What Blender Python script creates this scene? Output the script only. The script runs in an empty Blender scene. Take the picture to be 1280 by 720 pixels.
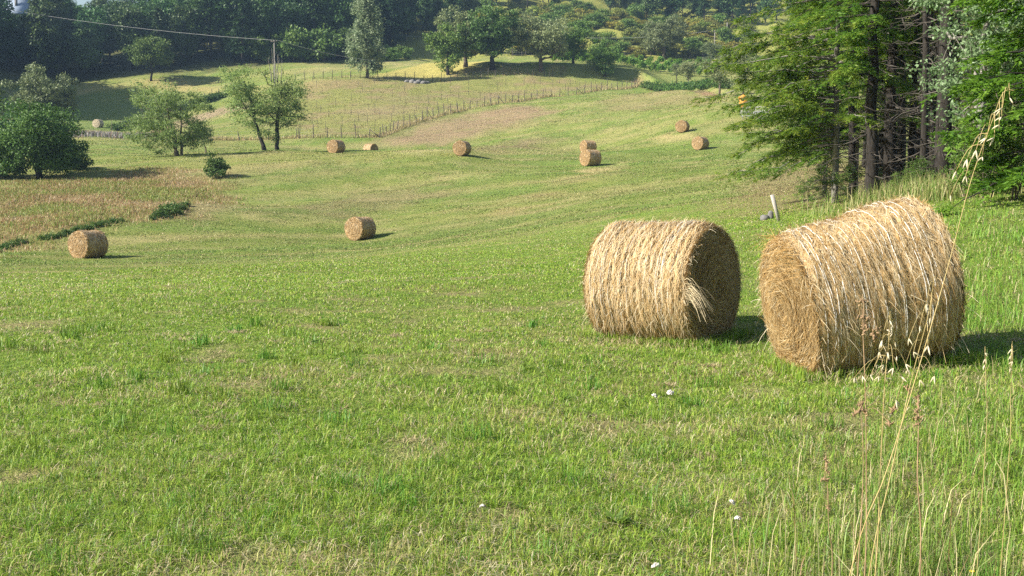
import bpy, math, random
import numpy as np
from mathutils import Vector, Matrix

SEED = 7
rng = np.random.default_rng(SEED)
random.seed(SEED)
PI = math.pi
sc = bpy.context.scene
col = sc.collection
R = math.radians

# ------------------------------------------------------------------ camera model
F, CX, CY, CH = 1437.0, 640.0, 360.0, 1.6
PITCH = math.atan(145.0 / F)
FWD = np.array([0, math.cos(PITCH), -math.sin(PITCH)])
UP = np.array([0, math.sin(PITCH), math.cos(PITCH)])
RT = np.array([1.0, 0, 0])


def ray(u, v):
    return FWD + RT * ((u - CX) / F) + UP * ((CY - v) / F)


def pt(u, v, d):
    r = ray(u, v)
    return np.array([0, 0, CH]) + r * (d / r[1])


# ------------------------------------------------------------------ noise
def _hash(ix, iy, s):
    h = (ix.astype(np.int64) * 374761393 + iy.astype(np.int64) * 668265263 + s * 974634777) & 0xFFFFFFFF
    h = ((h ^ (h >> 13)) * 1274126177) & 0xFFFFFFFF
    h = h ^ (h >> 16)
    return (h & 0xFFFFFF) / float(0xFFFFFF)


def vnoise(x, y, s=0):
    x = np.asarray(x, float); y = np.asarray(y, float)
    ix = np.floor(x); iy = np.floor(y)
    fx = x - ix; fy = y - iy
    fx = fx * fx * (3 - 2 * fx); fy = fy * fy * (3 - 2 * fy)
    a = _hash(ix, iy, s); b = _hash(ix + 1, iy, s); c = _hash(ix, iy + 1, s); d = _hash(ix + 1, iy + 1, s)
    return (a * (1 - fx) + b * fx) * (1 - fy) + (c * (1 - fx) + d * fx) * fy


def fbm(x, y, s=0, o=4):
    t = 0; a = .5; n = 0
    for i in range(o):
        t = t + a * vnoise(x * 2 ** i + i * 17.3, y * 2 ** i - i * 9.1, s + i)
        n += a; a *= .5
    return t / n


# ------------------------------------------------------------------ terrain height (thin plate spline)
CTRL = [  # (u, v, depth) seen in the photograph, metres guessed from the bales
    (640, 700, 4.72), (0, 700, 4.72), (1280, 700, 4.72),
    (1280, 433, 9.9), (830, 428, 12.0), (1195, 440, 9.75), (1010, 469, 9.2), (640, 440, 10.25), (0, 440, 10.25), (300, 440, 10.25),
    (640, 370, 16), (300, 370, 15.7), (640, 330, 27), (450, 331, 29), (200, 335, 29), (0, 350, 26), (0, 385, 15),
    (450, 299, 66), (111, 322, 54), (0, 322, 52), (300, 302, 62), (640, 290, 56), (640, 250, 75), (800, 300, 36),
    (800, 262, 55), (800, 230, 76), (450, 240, 88), (300, 250, 82),
    (578, 194, 106), (420, 192, 112), (330, 196, 108), (737, 207, 104), (734, 190, 130), (853, 165, 128),
    (872, 183, 116), (950, 200, 88), (465, 196, 132), (350, 187, 122), (578, 184, 130),
    (375, 173, 160), (455, 172, 160), (518, 156, 172), (590, 136, 188), (680, 122, 205), (788, 110, 225),
    (700, 150, 165), (853, 132, 165), (850, 115, 190), (910, 123, 160),
    (380, 101, 218), (540, 103, 222), (600, 98, 228), (690, 97, 231), (790, 101, 236),
    (620, 88, 237), (690, 90, 239), (590, 78, 262), (520, 84, 250), (700, 76, 272), (800, 92, 250), (800, 72, 285),
    (760, 40, 330), (760, 0, 410), (760, -60, 500), (600, 30, 335), (600, 0, 380), (600, -60, 480), (900, 20, 370),
    (490, 66, 285), (400, 55, 288), (380, 88, 250), (300, 92, 250), (450, 20, 345), (450, -20, 420),
    (215, 195, 114), (150, 211, 100), (50, 222, 94), (272, 222, 92), (0, 230, 88), (100, 262, 74), (0, 312, 56),
    (235, 268, 72), (130, 190, 128), (130, 172, 160), (130, 157, 185), (130, 140, 205), (130, 112, 238), (20, 120, 232),
    (190, 100, 245), (250, 104, 245), (290, 114, 225), (250, 142, 195), (20, 190, 120),
    (100, 64, 295), (220, 54, 300), (0, 78, 290), (36, 66, 318), (100, 70, 400), (260, 60, 400), (330, 40, 320), (330, 40, 420),
    (1280, 235, 24), (1180, 241, 27), (1100, 253, 32), (1000, 262, 38), (955, 270, 40), (1280, 330, 15),
    (1100, 222, 60), (1280, 205, 60), (1100, 185, 100), (1000, 152, 130), (1100, 110, 220), (1280, 100, 220),
    (1000, 60, 300), (1280, 55, 320), (1000, 0, 420), (930, 142, 135),
]
XYZ = [pt(*c) for c in CTRL]
XYZ += [np.array(c, float) for c in [
    (0, 0, 0), (-5, 0, 0), (5, 0, 0), (-40, -30, 0), (40, -30, .5), (-30, 10, -.2), (20, 8, .4),
    (-140, 230, 38), (-150, 180, 26), (-120, 120, 8), (-70, 50, -2), (-60, 0, -1), (-200, 250, 40), (-200, 120, 20), (-135, 300, 36),
    (-300, 500, 40), (0, 600, 115), (300, 560, 95), (300, 100, 14), (100, 0, 4), (-120, -80, 0), (200, -80, 4),
    (300, 300, 48), (-320, 0, 5), (-320, 250, 46), (320, -60, 8)]]
XYZ = np.array(XYZ)


def _U(r2):
    return np.where(r2 > 1e-12, .5 * r2 * np.log(np.maximum(r2, 1e-12)), 0)


_n = len(XYZ)
_S = 100.0
_c = XYZ[:, :2] / _S
_K = _U(((_c[:, None] - _c[None]) ** 2).sum(-1)) + np.eye(_n) * 2e-5
_Pm = np.c_[np.ones(_n), _c]
_A = np.zeros((_n + 3, _n + 3)); _A[:_n, :_n] = _K; _A[:_n, _n:] = _Pm; _A[_n:, :_n] = _Pm.T
_w = np.linalg.solve(_A, np.r_[XYZ[:, 2], 0, 0, 0])


def base_z(x, y):
    x = np.atleast_1d(np.asarray(x, float)) / _S; y = np.atleast_1d(np.asarray(y, float)) / _S
    out = _w[_n] + _w[_n + 1] * x + _w[_n + 2] * y
    for i in range(_n):
        out += _w[i] * _U((x - _c[i, 0]) ** 2 + (y - _c[i, 1]) ** 2)
    return out


BKX = [(q[0] - CX) / F * q[1] for q in ((572, 233), (620, 234), (700, 235.5), (790, 238), (850, 212), (905, 172))]
BKY = [233, 234, 235.5, 238, 212, 172]


def gz(x, y):
    """ground height"""
    x = np.atleast_1d(np.asarray(x, float)); y = np.atleast_1d(np.asarray(y, float))
    z = base_z(x, y)
    d = np.hypot(x, y)
    z = z + (fbm(x * .9, y * .9, 3, 3) - .5) * .09 * np.clip(1.2 - d / 60, .35, 1)
    z = z + (fbm(x * .12, y * .12, 5, 3) - .5) * np.clip(d / 90, 0, 1.0) * .9
    far = np.clip((y - 255) / 60, 0, 1)
    yb = np.interp(x, BKX, BKY)                                     # the earth bank under the oaks: a step in the slope
    k = np.interp(x, [BKX[0] - 6, BKX[0] + 8, BKX[-1] - 4, BKX[-1] + 4], [0, 1, 1, 0]) * (.75 + .5 * vnoise(x * .16, y * 0, 12))
    t = np.clip((y - yb) / 2.4 + .5, 0, 1)
    z = z + 1.7 * k * t * t * (3 - 2 * t) * np.clip(1 - (y - yb) / 40, 0, 1)
    z = z + (fbm(x * .045, y * .045, 8, 4) - .5) * far * 7
    return z


def gz1(x, y):
    return float(gz(x, y)[0])


def at(u, v, dmin=3.0, dmax=520):
    """first ground point seen along the ray of a pixel"""
    r = ray(u, v)
    t = np.exp(np.linspace(math.log(dmin), math.log(dmax), 1400)) / r[1]
    X = r[0] * t; Y = r[1] * t; Z = CH + r[2] * t
    below = Z <= gz(X, Y)
    k = int(np.argmax(below))
    if not below[k]:
        return None
    if k:
        lo, hi = t[k - 1], t[k]
        tt = np.linspace(lo, hi, 60)
        b = (CH + r[2] * tt) <= gz(r[0] * tt, r[1] * tt)
        tk = tt[int(np.argmax(b))]
    else:
        tk = t[0]
    x, y = r[0] * tk, r[1] * tk
    return np.array([x, y, gz1(x, y)])


def on(u, d):
    """ground point in pixel column u at depth d"""
    x = (u - CX) / F * d * (1 / math.cos(PITCH)) * 1.0
    return np.array([x, d, gz1(x, d)])


# ------------------------------------------------------------------ mesh helpers
def mk_mesh(name, V, faces, mat=None, attrs=None, smooth=False):
    """faces: list of int arrays (n,k). attrs: {'var': (n,) float or 'col': (n,3)}"""
    me = bpy.data.meshes.new(name)
    V = np.asarray(V, np.float32).reshape(-1, 3)
    faces = [np.asarray(f, np.int32) for f in faces if len(f)]
    me.vertices.add(len(V)); me.vertices.foreach_set('co', V.ravel())
    nl = sum(f.size for f in faces); npoly = sum(len(f) for f in faces)
    me.loops.add(nl); me.polygons.add(npoly)
    me.loops.foreach_set('vertex_index', np.concatenate([f.ravel() for f in faces]))
    tot = np.concatenate([np.full(len(f), f.shape[1], np.int32) for f in faces])
    st = np.zeros(npoly, np.int32); st[1:] = np.cumsum(tot)[:-1]
    me.polygons.foreach_set('loop_start', st)
    me.polygons.foreach_set('loop_total', tot)
    if attrs:
        for k, a in attrs.items():
            a = np.asarray(a, np.float32)
            if a.ndim == 1:
                at_ = me.attributes.new(k, 'FLOAT', 'POINT'); at_.data.foreach_set('value', a)
            else:
                at_ = me.attributes.new(k, 'FLOAT_COLOR', 'POINT')
                at_.data.foreach_set('color', np.c_[a[:, :3], np.ones(len(a))].astype(np.float32).ravel())
    me.update(calc_edges=True)
    me.validate()
    if smooth:
        me.polygons.foreach_set('use_smooth', np.ones(len(me.polygons), bool))
    if mat:
        me.materials.append(mat)
    return me


class MB:
    """collects tubes, boxes, cards"""
    def __init__(s):
        s.V = []; s.q = []; s.t = []; s.a = []; s.n = 0

    def add(s, V, q=None, t=None, var=.5):
        V = np.asarray(V, float).reshape(-1, 3)
        s.V.append(V)
        if q is not None and len(q): s.q.append(np.asarray(q) + s.n)
        if t is not None and len(t): s.t.append(np.asarray(t) + s.n)
        s.a.append(np.broadcast_to(np.asarray(var, float), (len(V),)) if np.ndim(var) < 2 else np.asarray(var))
        s.n += len(V)

    def tube(s, P, rad, k=6, var=.5, cap=True):
        P = np.asarray(P, float); m = len(P)
        rad = np.broadcast_to(np.asarray(rad, float), (m,))
        T = np.gradient(P, axis=0); T /= np.linalg.norm(T, axis=1)[:, None] + 1e-9
        ref = np.array([0, 0, 1.0]) if abs(T[0, 2]) < .9 else np.array([1.0, 0, 0])
        A = np.cross(T, ref); A /= np.linalg.norm(A, axis=1)[:, None] + 1e-9
        B = np.cross(T, A)
        th = np.arange(k) / k * 2 * PI
        V = P[:, None] + rad[:, None, None] * (A[:, None] * np.cos(th)[None, :, None] + B[:, None] * np.sin(th)[None, :, None])
        i = np.arange(m - 1)[:, None] * k; j = np.arange(k)[None]
        j2 = (j + 1) % k
        q = np.stack([i + j, i + j2, i + k + j2, i + k + j], -1).reshape(-1, 4)
        VV = V.reshape(-1, 3)
        t = []
        if cap:
            VV = np.r_[VV, P[-1:], P[:1]]
            c1, c0 = m * k, m * k + 1
            t = [[(m - 1) * k + a, (m - 1) * k + (a + 1) % k, c1] for a in range(k)] + [[(a + 1) % k, a, c0] for a in range(k)]
        s.add(VV, q, t, var)

    def box(s, c, size, rot=None, var=.5, bev=0.0):
        h = np.asarray(size, float) / 2
        if bev:
            pts = []
            for sx in (-1, 1):
                for sy in (-1, 1):
                    for sz in (-1, 1):
                        pts.append([sx * h[0], sy * h[1], sz * h[2]])
        V = np.array([[sx * h[0], sy * h[1], sz * h[2]] for sx in (-1, 1) for sy in (-1, 1) for sz in (-1, 1)])
        if rot is not None: V = V @ np.asarray(rot).T
        q = [[0, 1, 3, 2], [4, 6, 7, 5], [0, 4, 5, 1], [2, 3, 7, 6], [0, 2, 6, 4], [1, 5, 7, 3]]
        s.add(V + np.asarray(c), q, None, var)

    def mesh(s, name, mat, smooth=False, attr='var'):
        return mk_mesh(name, np.concatenate(s.V), [np.concatenate(s.q) if s.q else [], np.concatenate(s.t) if s.t else []],
                       mat, {attr: np.concatenate(s.a)}, smooth)


def rotz(a):
    c, s = math.cos(a), math.sin(a)
    return np.array([[c, -s, 0], [s, c, 0], [0, 0, 1]])


def unit(v):
    return v / (np.linalg.norm(v, axis=-1, keepdims=True) + 1e-9)


def cards(P, axis, nrm, L, W, var):
    """rhombic leaf faces: P base points, axis dir, nrm approx normal; returns V,q,var"""
    axis = unit(axis); side = unit(np.cross(nrm, axis))
    L = np.broadcast_to(L, (len(P),))[:, None]; W = np.broadcast_to(W, (len(P),))[:, None]
    n2 = np.cross(axis, side)
    a = P; b = P + axis * L * .45 + side * W * .5 + n2 * W * .12; c = P + axis * L; d = P + axis * L * .45 - side * W * .5 + n2 * W * .12
    V = np.stack([a, b, c, d], 1).reshape(-1, 3)
    q = np.arange(len(P) * 4).reshape(-1, 4)
    return V, q, np.repeat(np.broadcast_to(var, (len(P),)), 4)


def rand_dirs(n, r=rng):
    return unit(r.normal(size=(n, 3)))


# ------------------------------------------------------------------ objects
def ob(name, me, parent=None, loc=None, rot=None):
    o = bpy.data.objects.new(name, me)
    col.objects.link(o)
    if parent is not None: o.parent = parent
    if loc is not None: o.location = [float(a) for a in loc]
    if rot is not None: o.rotation_euler = rot
    return o


def tag(o, label=None, cat=None, group=None, kind=None):
    if label: o['label'] = label
    if cat: o['category'] = cat
    if group: o['group'] = group
    if kind: o['kind'] = kind
    return o


def empty(name, loc=(0, 0, 0), rz=0):
    o = ob(name, None, None, loc, (0, 0, rz))
    o.empty_display_size = .2
    return o


def dup(root, loc, rz=0, scale=1, label=None, group=None, tilt=(0, 0)):
    c = root.copy(); col.objects.link(c)
    c.location = [float(a) for a in loc]; c.rotation_euler = (tilt[0], tilt[1], rz)
    c.scale = (scale,) * 3 if np.ndim(scale) == 0 else scale
    if label: c['label'] = label
    if group: c['group'] = group
    for ch in list(root.children):
        k = ch.copy(); col.objects.link(k); k.parent = c
        for g in ch.children:
            h = g.copy(); col.objects.link(h); h.parent = k
    return c


# ------------------------------------------------------------------ materials
def new_mat(name):
    m = bpy.data.materials.new(name); m.use_nodes = True
    nt = m.node_tree; nt.nodes.clear()
    out = nt.nodes.new('ShaderNodeOutputMaterial')
    return m, nt, out


def N(nt, t, **kw):
    n = nt.nodes.new(t)
    for k, v in kw.items():
        if k in n.inputs: n.inputs[k].default_value = v
        else: setattr(n, k, v)
    return n


def ramp(nt, fac, stops):
    r = nt.nodes.new('ShaderNodeValToRGB')
    e = r.color_ramp.elements
    while len(e) < len(stops): e.new(.5)
    for i, (p, c) in enumerate(stops):
        e[i].position = p; e[i].color = (*c, 1)
    nt.links.new(fac, r.inputs[0])
    return r


def attr_node(nt, name):
    a = nt.nodes.new('ShaderNodeAttribute'); a.attribute_name = name
    return a


def hsv_rand(nt, color, val=.25, hue=.03):
    """every copy of a thing a little different in tone"""
    oi = nt.nodes.new('ShaderNodeObjectInfo')
    h = nt.nodes.new('ShaderNodeHueSaturation')
    mr = N(nt, 'ShaderNodeMapRange'); mr.inputs[3].default_value = 1 - val; mr.inputs[4].default_value = 1 + val
    nt.links.new(oi.outputs['Random'], mr.inputs[0]); nt.links.new(mr.outputs[0], h.inputs['Value'])
    m2 = N(nt, 'ShaderNodeMath', operation='MULTIPLY'); m2.inputs[1].default_value = 7.31
    m3 = N(nt, 'ShaderNodeMath', operation='FRACT')
    nt.links.new(oi.outputs['Random'], m2.inputs[0]); nt.links.new(m2.outputs[0], m3.inputs[0])
    mh = N(nt, 'ShaderNodeMapRange'); mh.inputs[3].default_value = .5 - hue; mh.inputs[4].default_value = .5 + hue
    nt.links.new(m3.outputs[0], mh.inputs[0]); nt.links.new(mh.outputs[0], h.inputs['Hue'])
    nt.links.new(color, h.inputs['Color'])
    return h.outputs[0]


def leaf_mat(name, stops, trans=.3, rough=.55, val=.18, hue=.015, spec=.3, rnd=True):
    m, nt, out = new_mat(name)
    a = attr_node(nt, 'var')
    r = ramp(nt, a.outputs['Fac'], stops)
    c = hsv_rand(nt, r.outputs[0], val, hue) if rnd else r.outputs[0]
    p = N(nt, 'ShaderNodeBsdfPrincipled', Roughness=rough)
    p.inputs['Specular IOR Level'].default_value = spec
    nt.links.new(c, p.inputs['Base Color'])
    t = nt.nodes.new('ShaderNodeBsdfTranslucent')
    nt.links.new(c, t.inputs['Color'])
    mx = N(nt, 'ShaderNodeMixShader'); mx.inputs[0].default_value = trans
    nt.links.new(p.outputs[0], mx.inputs[1]); nt.links.new(t.outputs[0], mx.inputs[2])
    nt.links.new(mx.outputs[0], out.inputs[0])
    return m


def col_mat(name, rough=.7, trans=0.0, attr='col', spec=.2):
    m, nt, out = new_mat(name)
    a = attr_node(nt, attr)
    p = N(nt, 'ShaderNodeBsdfPrincipled', Roughness=rough)
    p.inputs['Specular IOR Level'].default_value = spec
    nt.links.new(a.outputs['Color'], p.inputs['Base Color'])
    if trans:
        t = nt.nodes.new('ShaderNodeBsdfTranslucent'); nt.links.new(a.outputs['Color'], t.inputs['Color'])
        mx = N(nt, 'ShaderNodeMixShader'); mx.inputs[0].default_value = trans
        nt.links.new(p.outputs[0], mx.inputs[1]); nt.links.new(t.outputs[0], mx.inputs[2])
        nt.links.new(mx.outputs[0], out.inputs[0])
    else:
        nt.links.new(p.outputs[0], out.inputs[0])
    return m


def noise_mat(name, stops, scale=8, stretch=(1, 1, 1), rough=.85, bump=.3, bscale=None, spec=.2, detail=6, coords='Object'):
    m, nt, out = new_mat(name)
    tc = nt.nodes.new('ShaderNodeTexCoord'); mp = nt.nodes.new('ShaderNodeMapping')
    mp.inputs['Scale'].default_value = stretch
    nt.links.new(tc.outputs[coords], mp.inputs[0])
    no = N(nt, 'ShaderNodeTexNoise', Scale=scale, Detail=detail, Roughness=.65)
    nt.links.new(mp.outputs[0], no.inputs['Vector'])
    r = ramp(nt, no.outputs['Fac'], stops)
    p = N(nt, 'ShaderNodeBsdfPrincipled', Roughness=rough); p.inputs['Specular IOR Level'].default_value = spec
    nt.links.new(r.outputs[0], p.inputs['Base Color'])
    if bump:
        b = N(nt, 'ShaderNodeBump', Strength=bump, Distance=.02)
        nt.links.new(no.outputs['Fac'], b.inputs['Height']); nt.links.new(b.outputs[0], p.inputs['Normal'])
    nt.links.new(p.outputs[0], out.inputs[0])
    return m


bark_mat = noise_mat('bark', [(.3, (.05, .04, .03)), (.55, (.12, .095, .07)), (.75, (.2, .17, .13))], 14, (1, 1, .18), bump=.8)
dark_bark = noise_mat('dark_bark', [(.3, (.012, .010, .009)), (.55, (.03, .025, .021)), (.8, (.09, .08, .07))], 14, (1, 1, .2), bump=.8)
grey_bark = noise_mat('grey_bark', [(.3, (.12, .11, .1)), (.6, (.26, .24, .21)), (.8, (.36, .34, .3))], 12, (1, 1, .3), bump=.5)
post_mat = noise_mat('weathered_post', [(.3, (.05, .042, .035)), (.6, (.12, .10, .085)), (.8, (.2, .18, .155))], 10, (1, 1, .15), bump=.4)
pale_wood = noise_mat('pale_wood', [(.3, (.26, .235, .21)), (.7, (.5, .46, .41))], 10, (1, 1, .15), bump=.3)
stone_mat = noise_mat('stone', [(.3, (.10, .095, .09)), (.6, (.20, .19, .18)), (.8, (.30, .29, .28))], 3, bump=.6)
wire_mat = noise_mat('wire', [(.3, (.3, .3, .3)), (.7, (.42, .42, .42))], 4, rough=.5, bump=0)

# ------------------------------------------------------------------ the ground sheet
def spaced(lo, hi, s0, s1, flat):
    """coordinates from lo to hi, step s0 within |c|<flat growing to s1"""
    def half(end):
        v = [0.0]
        while v[-1] < end:
            a = v[-1]
            v.append(a + (s0 if a < flat else min(s1, s0 + (a - flat) * .02)))
        return v
    return np.array([-a for a in half(-lo)[:0:-1]] + half(hi))


gxs = spaced(-330, 330, .3, 2.6, 9)
gys = spaced(-60, 570, .3, 2.6, 32)
GX, GY = np.meshgrid(gxs, gys)
VX = GX.ravel(); VY = GY.ravel()
VZ = gz(VX, VY)


def poly_px(pts):
    """corner pixels of a patch of land, dropped on the ground"""
    o = []
    for q in pts:
        if len(q) == 3:
            o.append(on(q[0], q[2])[:2])
        else:
            w = at(*q)
            o.append(w[:2])
    return np.array(o)


def inside(poly, x, y):
    r = np.zeros(len(x), bool)
    n = len(poly)
    for i in range(n):
        x1, y1 = poly[i]; x2, y2 = poly[(i + 1) % n]
        c = ((y1 > y) != (y2 > y)) & (x < (x2 - x1) * (y - y1) / (y2 - y1 + 1e-12) + x1)
        r ^= c
    return r


def soft_inside(poly, x, y, ragged=1.0, blur=1.0):
    a = 0
    wx = (fbm(x * .35, y * .35, 31, 4) - .5) * 2 * ragged; wy = (fbm(x * .35, y * .35, 47, 4) - .5) * 2 * ragged
    for ox, oy in ((0, 0), (.7, .5), (-.6, .6), (.5, -.7), (-.5, -.5)):
        a = a + inside(poly, x + wx + ox * blur, y + wy + oy * blur)
    return a / 5.0


def mixc(c, m, k):
    return c * (1 - m[:, None]) + np.asarray(k)[None] * m[:, None]


GREEN = np.array((.19, .29, .045)); DGREEN = np.array((.12, .23, .035)); YGREEN = np.array((.27, .27, .075))
STRAW = np.array((.44, .35, .18)); SOIL = np.array((.26, .185, .115)); DRY = np.array((.31, .25, .125))


def ground_colour(x, y):
    d = np.hypot(x, y)
    n1 = fbm(x * .05 + 3, y * .12, 61, 4)
    n2 = fbm(x * .22, y * .5, 67, 4)
    n3 = fbm(x * .9, y * 1.6, 71, 3)
    c = np.tile((.195, .24, .055), (len(x), 1))                      # mown slope
    c = mixc(c, np.clip((n1 - .54) * 5, 0, 1) * .65, DRY)
    c = mixc(c, np.clip((n2 - .55) * 5, 0, 1) * .6, (.20, .26, .06))
    c = mixc(c, np.clip((n2 * .6 + n3 * .4 - .58) * 7, 0, 1) * .45, STRAW)
    # windrow stripes left by the mower, dry clippings between greener lanes
    ang = R(18); al = x * math.cos(ang) + y * math.sin(ang); ac = -x * math.sin(ang) + y * math.cos(ang)
    ac = ac + (fbm(x * .03, y * .03, 111, 3) - .5) * 14
    st = fbm(al * .035, ac * .42, 113, 4); st2 = fbm(al * .10, ac * 1.3, 117, 3)
    c = mixc(c, np.clip((st - .53) * 8, 0, 1) * .5, (.40, .34, .15))
    c = mixc(c, np.clip((.46 - st) * 8, 0, 1) * .6, (.15, .25, .045))
    c = mixc(c, np.clip((st2 - .60) * 8, 0, 1) * .4, (.43, .36, .17))
    c = mixc(c, np.clip((.42 - st2) * 8, 0, 1) * .5, (.12, .18, .04))
    near = np.clip((46 + 26 * (n1 - .5) * 2 + 12 * (n2 - .5) - d) / 18, 0, 1)
    g = np.tile(GREEN, (len(x), 1))
    g = mixc(g, np.clip((n3 - .52) * 5, 0, 1) * .6, (.30, .25, .11))
    g = mixc(g, np.clip((n2 - .55) * 5, 0, 1) * .5, DGREEN)
    c = c * (1 - near[:, None]) + g * near[:, None]
    bare = np.clip((fbm(x * 1.5, y * 1.5, 131, 4) - .665) * 14, 0, 1) * (d < 30)
    c = mixc(c, bare * .7, (.33, .26, .14))
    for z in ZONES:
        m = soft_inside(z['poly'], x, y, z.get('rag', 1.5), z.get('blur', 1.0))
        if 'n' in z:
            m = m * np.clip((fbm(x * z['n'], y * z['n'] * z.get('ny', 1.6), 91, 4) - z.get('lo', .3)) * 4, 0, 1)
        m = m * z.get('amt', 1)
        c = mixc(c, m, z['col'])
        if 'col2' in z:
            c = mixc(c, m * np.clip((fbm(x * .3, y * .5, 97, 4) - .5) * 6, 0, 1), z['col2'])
    return c


ZONES = [
    # reddish unmown meadow on the left
    dict(poly=poly_px([(-60, 318), (0, 311), (110, 286), (235, 262), (262, 232), (270, 222), (180, 216), (100, 222), (0, 232), (-80, 236)]),
         col=(.31, .205, .105), col2=(.25, .25, .075), rag=3, blur=2.5, amt=.9),
    # bright crest strip beyond it
    dict(poly=poly_px([(80, 222), (190, 212), (330, 204), (560, 200), (640, 204), (600, 193), (440, 190), (330, 194), (200, 205), (110, 212)]),
         col=(.27, .29, .075), amt=.6, rag=1, blur=1.5),
    # worn brown strip along lower edge of the meadow up to the little bush
    dict(poly=poly_px([(215, 285), (300, 262), (262, 240), (285, 224), (262, 226), (240, 262)]), col=DRY, n=.2, lo=.3),
    # bare reddish patches in the mown field
    dict(poly=poly_px([(480, 178), (520, 160), (600, 138), (640, 132), (700, 138), (660, 150), (590, 170), (530, 184)]),
         col=(.32, .22, .14), amt=.95, n=.1, lo=.08, rag=3.5, blur=3),
    dict(poly=poly_px([(590, 186), (650, 172), (690, 174), (640, 186), (600, 192)]), col=(.28, .2, .12), amt=.7, rag=2, blur=2),
    dict(poly=poly_px([(740, 132), (800, 116), (870, 116), (900, 130), (820, 142)]), col=(.28, .22, .11), amt=.6, rag=2, blur=2),
    dict(poly=poly_px([(600, 270), (700, 226), (780, 206), (770, 216), (690, 244), (640, 272)]), col=(.33, .25, .12), amt=.7, n=.3, lo=.3, rag=2),
    dict(poly=poly_px([(330, 280), (420, 240), (560, 232), (560, 250), (430, 268)]), col=(.26, .2, .11), amt=.6, n=.2, lo=.3, rag=3, blur=2),
    # hay left where bales were dropped
    dict(poly=poly_px([(820, 172), (840, 166), (875, 168), (860, 174), (835, 178)]), col=(.52, .41, .20), n=.5, lo=.25, amt=.9),
    dict(poly=poly_px([(720, 214), (750, 206), (800, 200), (770, 210), (740, 218)]), col=(.50, .40, .19), n=.5, lo=.3, amt=.8),
    dict(poly=poly_px([(480, 190), (560, 187), (575, 191), (520, 194)]), col=(.50, .42, .21), n=.4, lo=.3, amt=.7),
    dict(poly=poly_px([(650, 162), (760, 140), (850, 128), (860, 134), (760, 150), (680, 166)]), col=(.18, .25, .05), n=.15, lo=.25, amt=.6, rag=2),
    # dry slope under the wood edge on the right
    dict(poly=poly_px([(900, 262), (940, 225), (1000, 190), (1060, 200), (1120, 240), (1060, 258), (1000, 266), (960, 272)]),
         col=(.29, .225, .115), amt=.85, rag=1.5),
    # inside the wood: needle litter
    dict(poly=np.array([(11, 46), (9.5, 37), (12.5, 30), (16, 25.5), (24, 23), (60, 30), (80, 120), (60, 160), (45, 120), (27, 75)]),
         col=(.17, .125, .075), col2=(.13, .12, .05), rag=1, blur=1),
    # greener near bank right of the bales
    dict(poly=np.array([(6.2, 12), (6.8, 8), (14, 6), (22, 20), (15, 26), (11, 28.5), (9, 24)]), col=(.14, .25, .045), amt=.8, rag=.8, blur=.6),
    # fenced field
    dict(poly=poly_px([(372, 172), (470, 171), (520, 154), (600, 132), (700, 118), (790, 108), (690, 97), (600, 98), (520, 101), (378, 103)]),
         col=(.24, .24, .075), col2=(.29, .22, .115), rag=1, blur=1),
    dict(poly=poly_px([(400, 150), (480, 122), (600, 116), (640, 118), (560, 134), (480, 150)]), col=(.29, .22, .13), amt=.6, n=.1, lo=.3, rag=2, blur=2),
    # reddish top left corner of it
    dict(poly=poly_px([(376, 118), (470, 106), (500, 103), (380, 102)]), col=(.33, .24, .125), amt=.7, rag=1),
    # yellow meadow above
    dict(poly=poly_px([(470, 95), (540, 98), (590, 90), (610, 76), (560, 74), (520, 82)]), col=(.46, .39, .12), rag=1),
    # earth bank below the oaks
    dict(poly=poly_px([(560, 96), (610, 90), (700, 94), (790, 102), (840, 112), (905, 124), (900, 112), (800, 96), (700, 86), (620, 84), (580, 88)]),
         col=(.31, .19, .115), col2=(.17, .13, .075), rag=1, blur=.6),
    # strip of dry grass behind the orchard
    dict(poly=poly_px([(770, 74), (900, 78), (900, 70), (790, 70)]), col=(.42, .33, .18), rag=1),
    dict(poly=poly_px([(700, 98), (900, 102), (900, 82), (720, 80)]), col=(.22, .25, .07), rag=1),
    # path beside the hedge on the left and its field
    dict(poly=poly_px([(160, 168), (230, 148), (312, 126), (318, 134), (250, 152), (180, 168)]), col=(.36, .27, .17), rag=.6, blur=.5),
    dict(poly=poly_px([(170, 100), (230, 99), (330, 108), (330, 114), (250, 114), (200, 112)]), col=(.40, .33, .13), rag=1.2),
    dict(poly=poly_px([(60, 166), (160, 164), (200, 150), (290, 118), (160, 116), (60, 118)]), col=(.16, .22, .06), rag=1),
    # scrubby hillside
    dict(poly=np.array([(-30, 268), (15, 275), (60, 280), (130, 260), (200, 420), (100, 560), (-20, 560), (-45, 420)]),
         col=(.30, .30, .07), col2=(.20, .23, .055), rag=5, blur=3),
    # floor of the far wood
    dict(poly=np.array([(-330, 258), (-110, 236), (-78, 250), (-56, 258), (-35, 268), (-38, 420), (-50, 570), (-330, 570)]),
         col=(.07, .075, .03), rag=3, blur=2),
]

nx, ny = len(gxs), len(gys)
idx = np.arange(nx * ny).reshape(ny, nx)
gq = np.stack([idx[:-1, :-1], idx[:-1, 1:], idx[1:, 1:], idx[1:, :-1]], -1).reshape(-1, 4)
GCOL = ground_colour(VX, VY)


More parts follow.
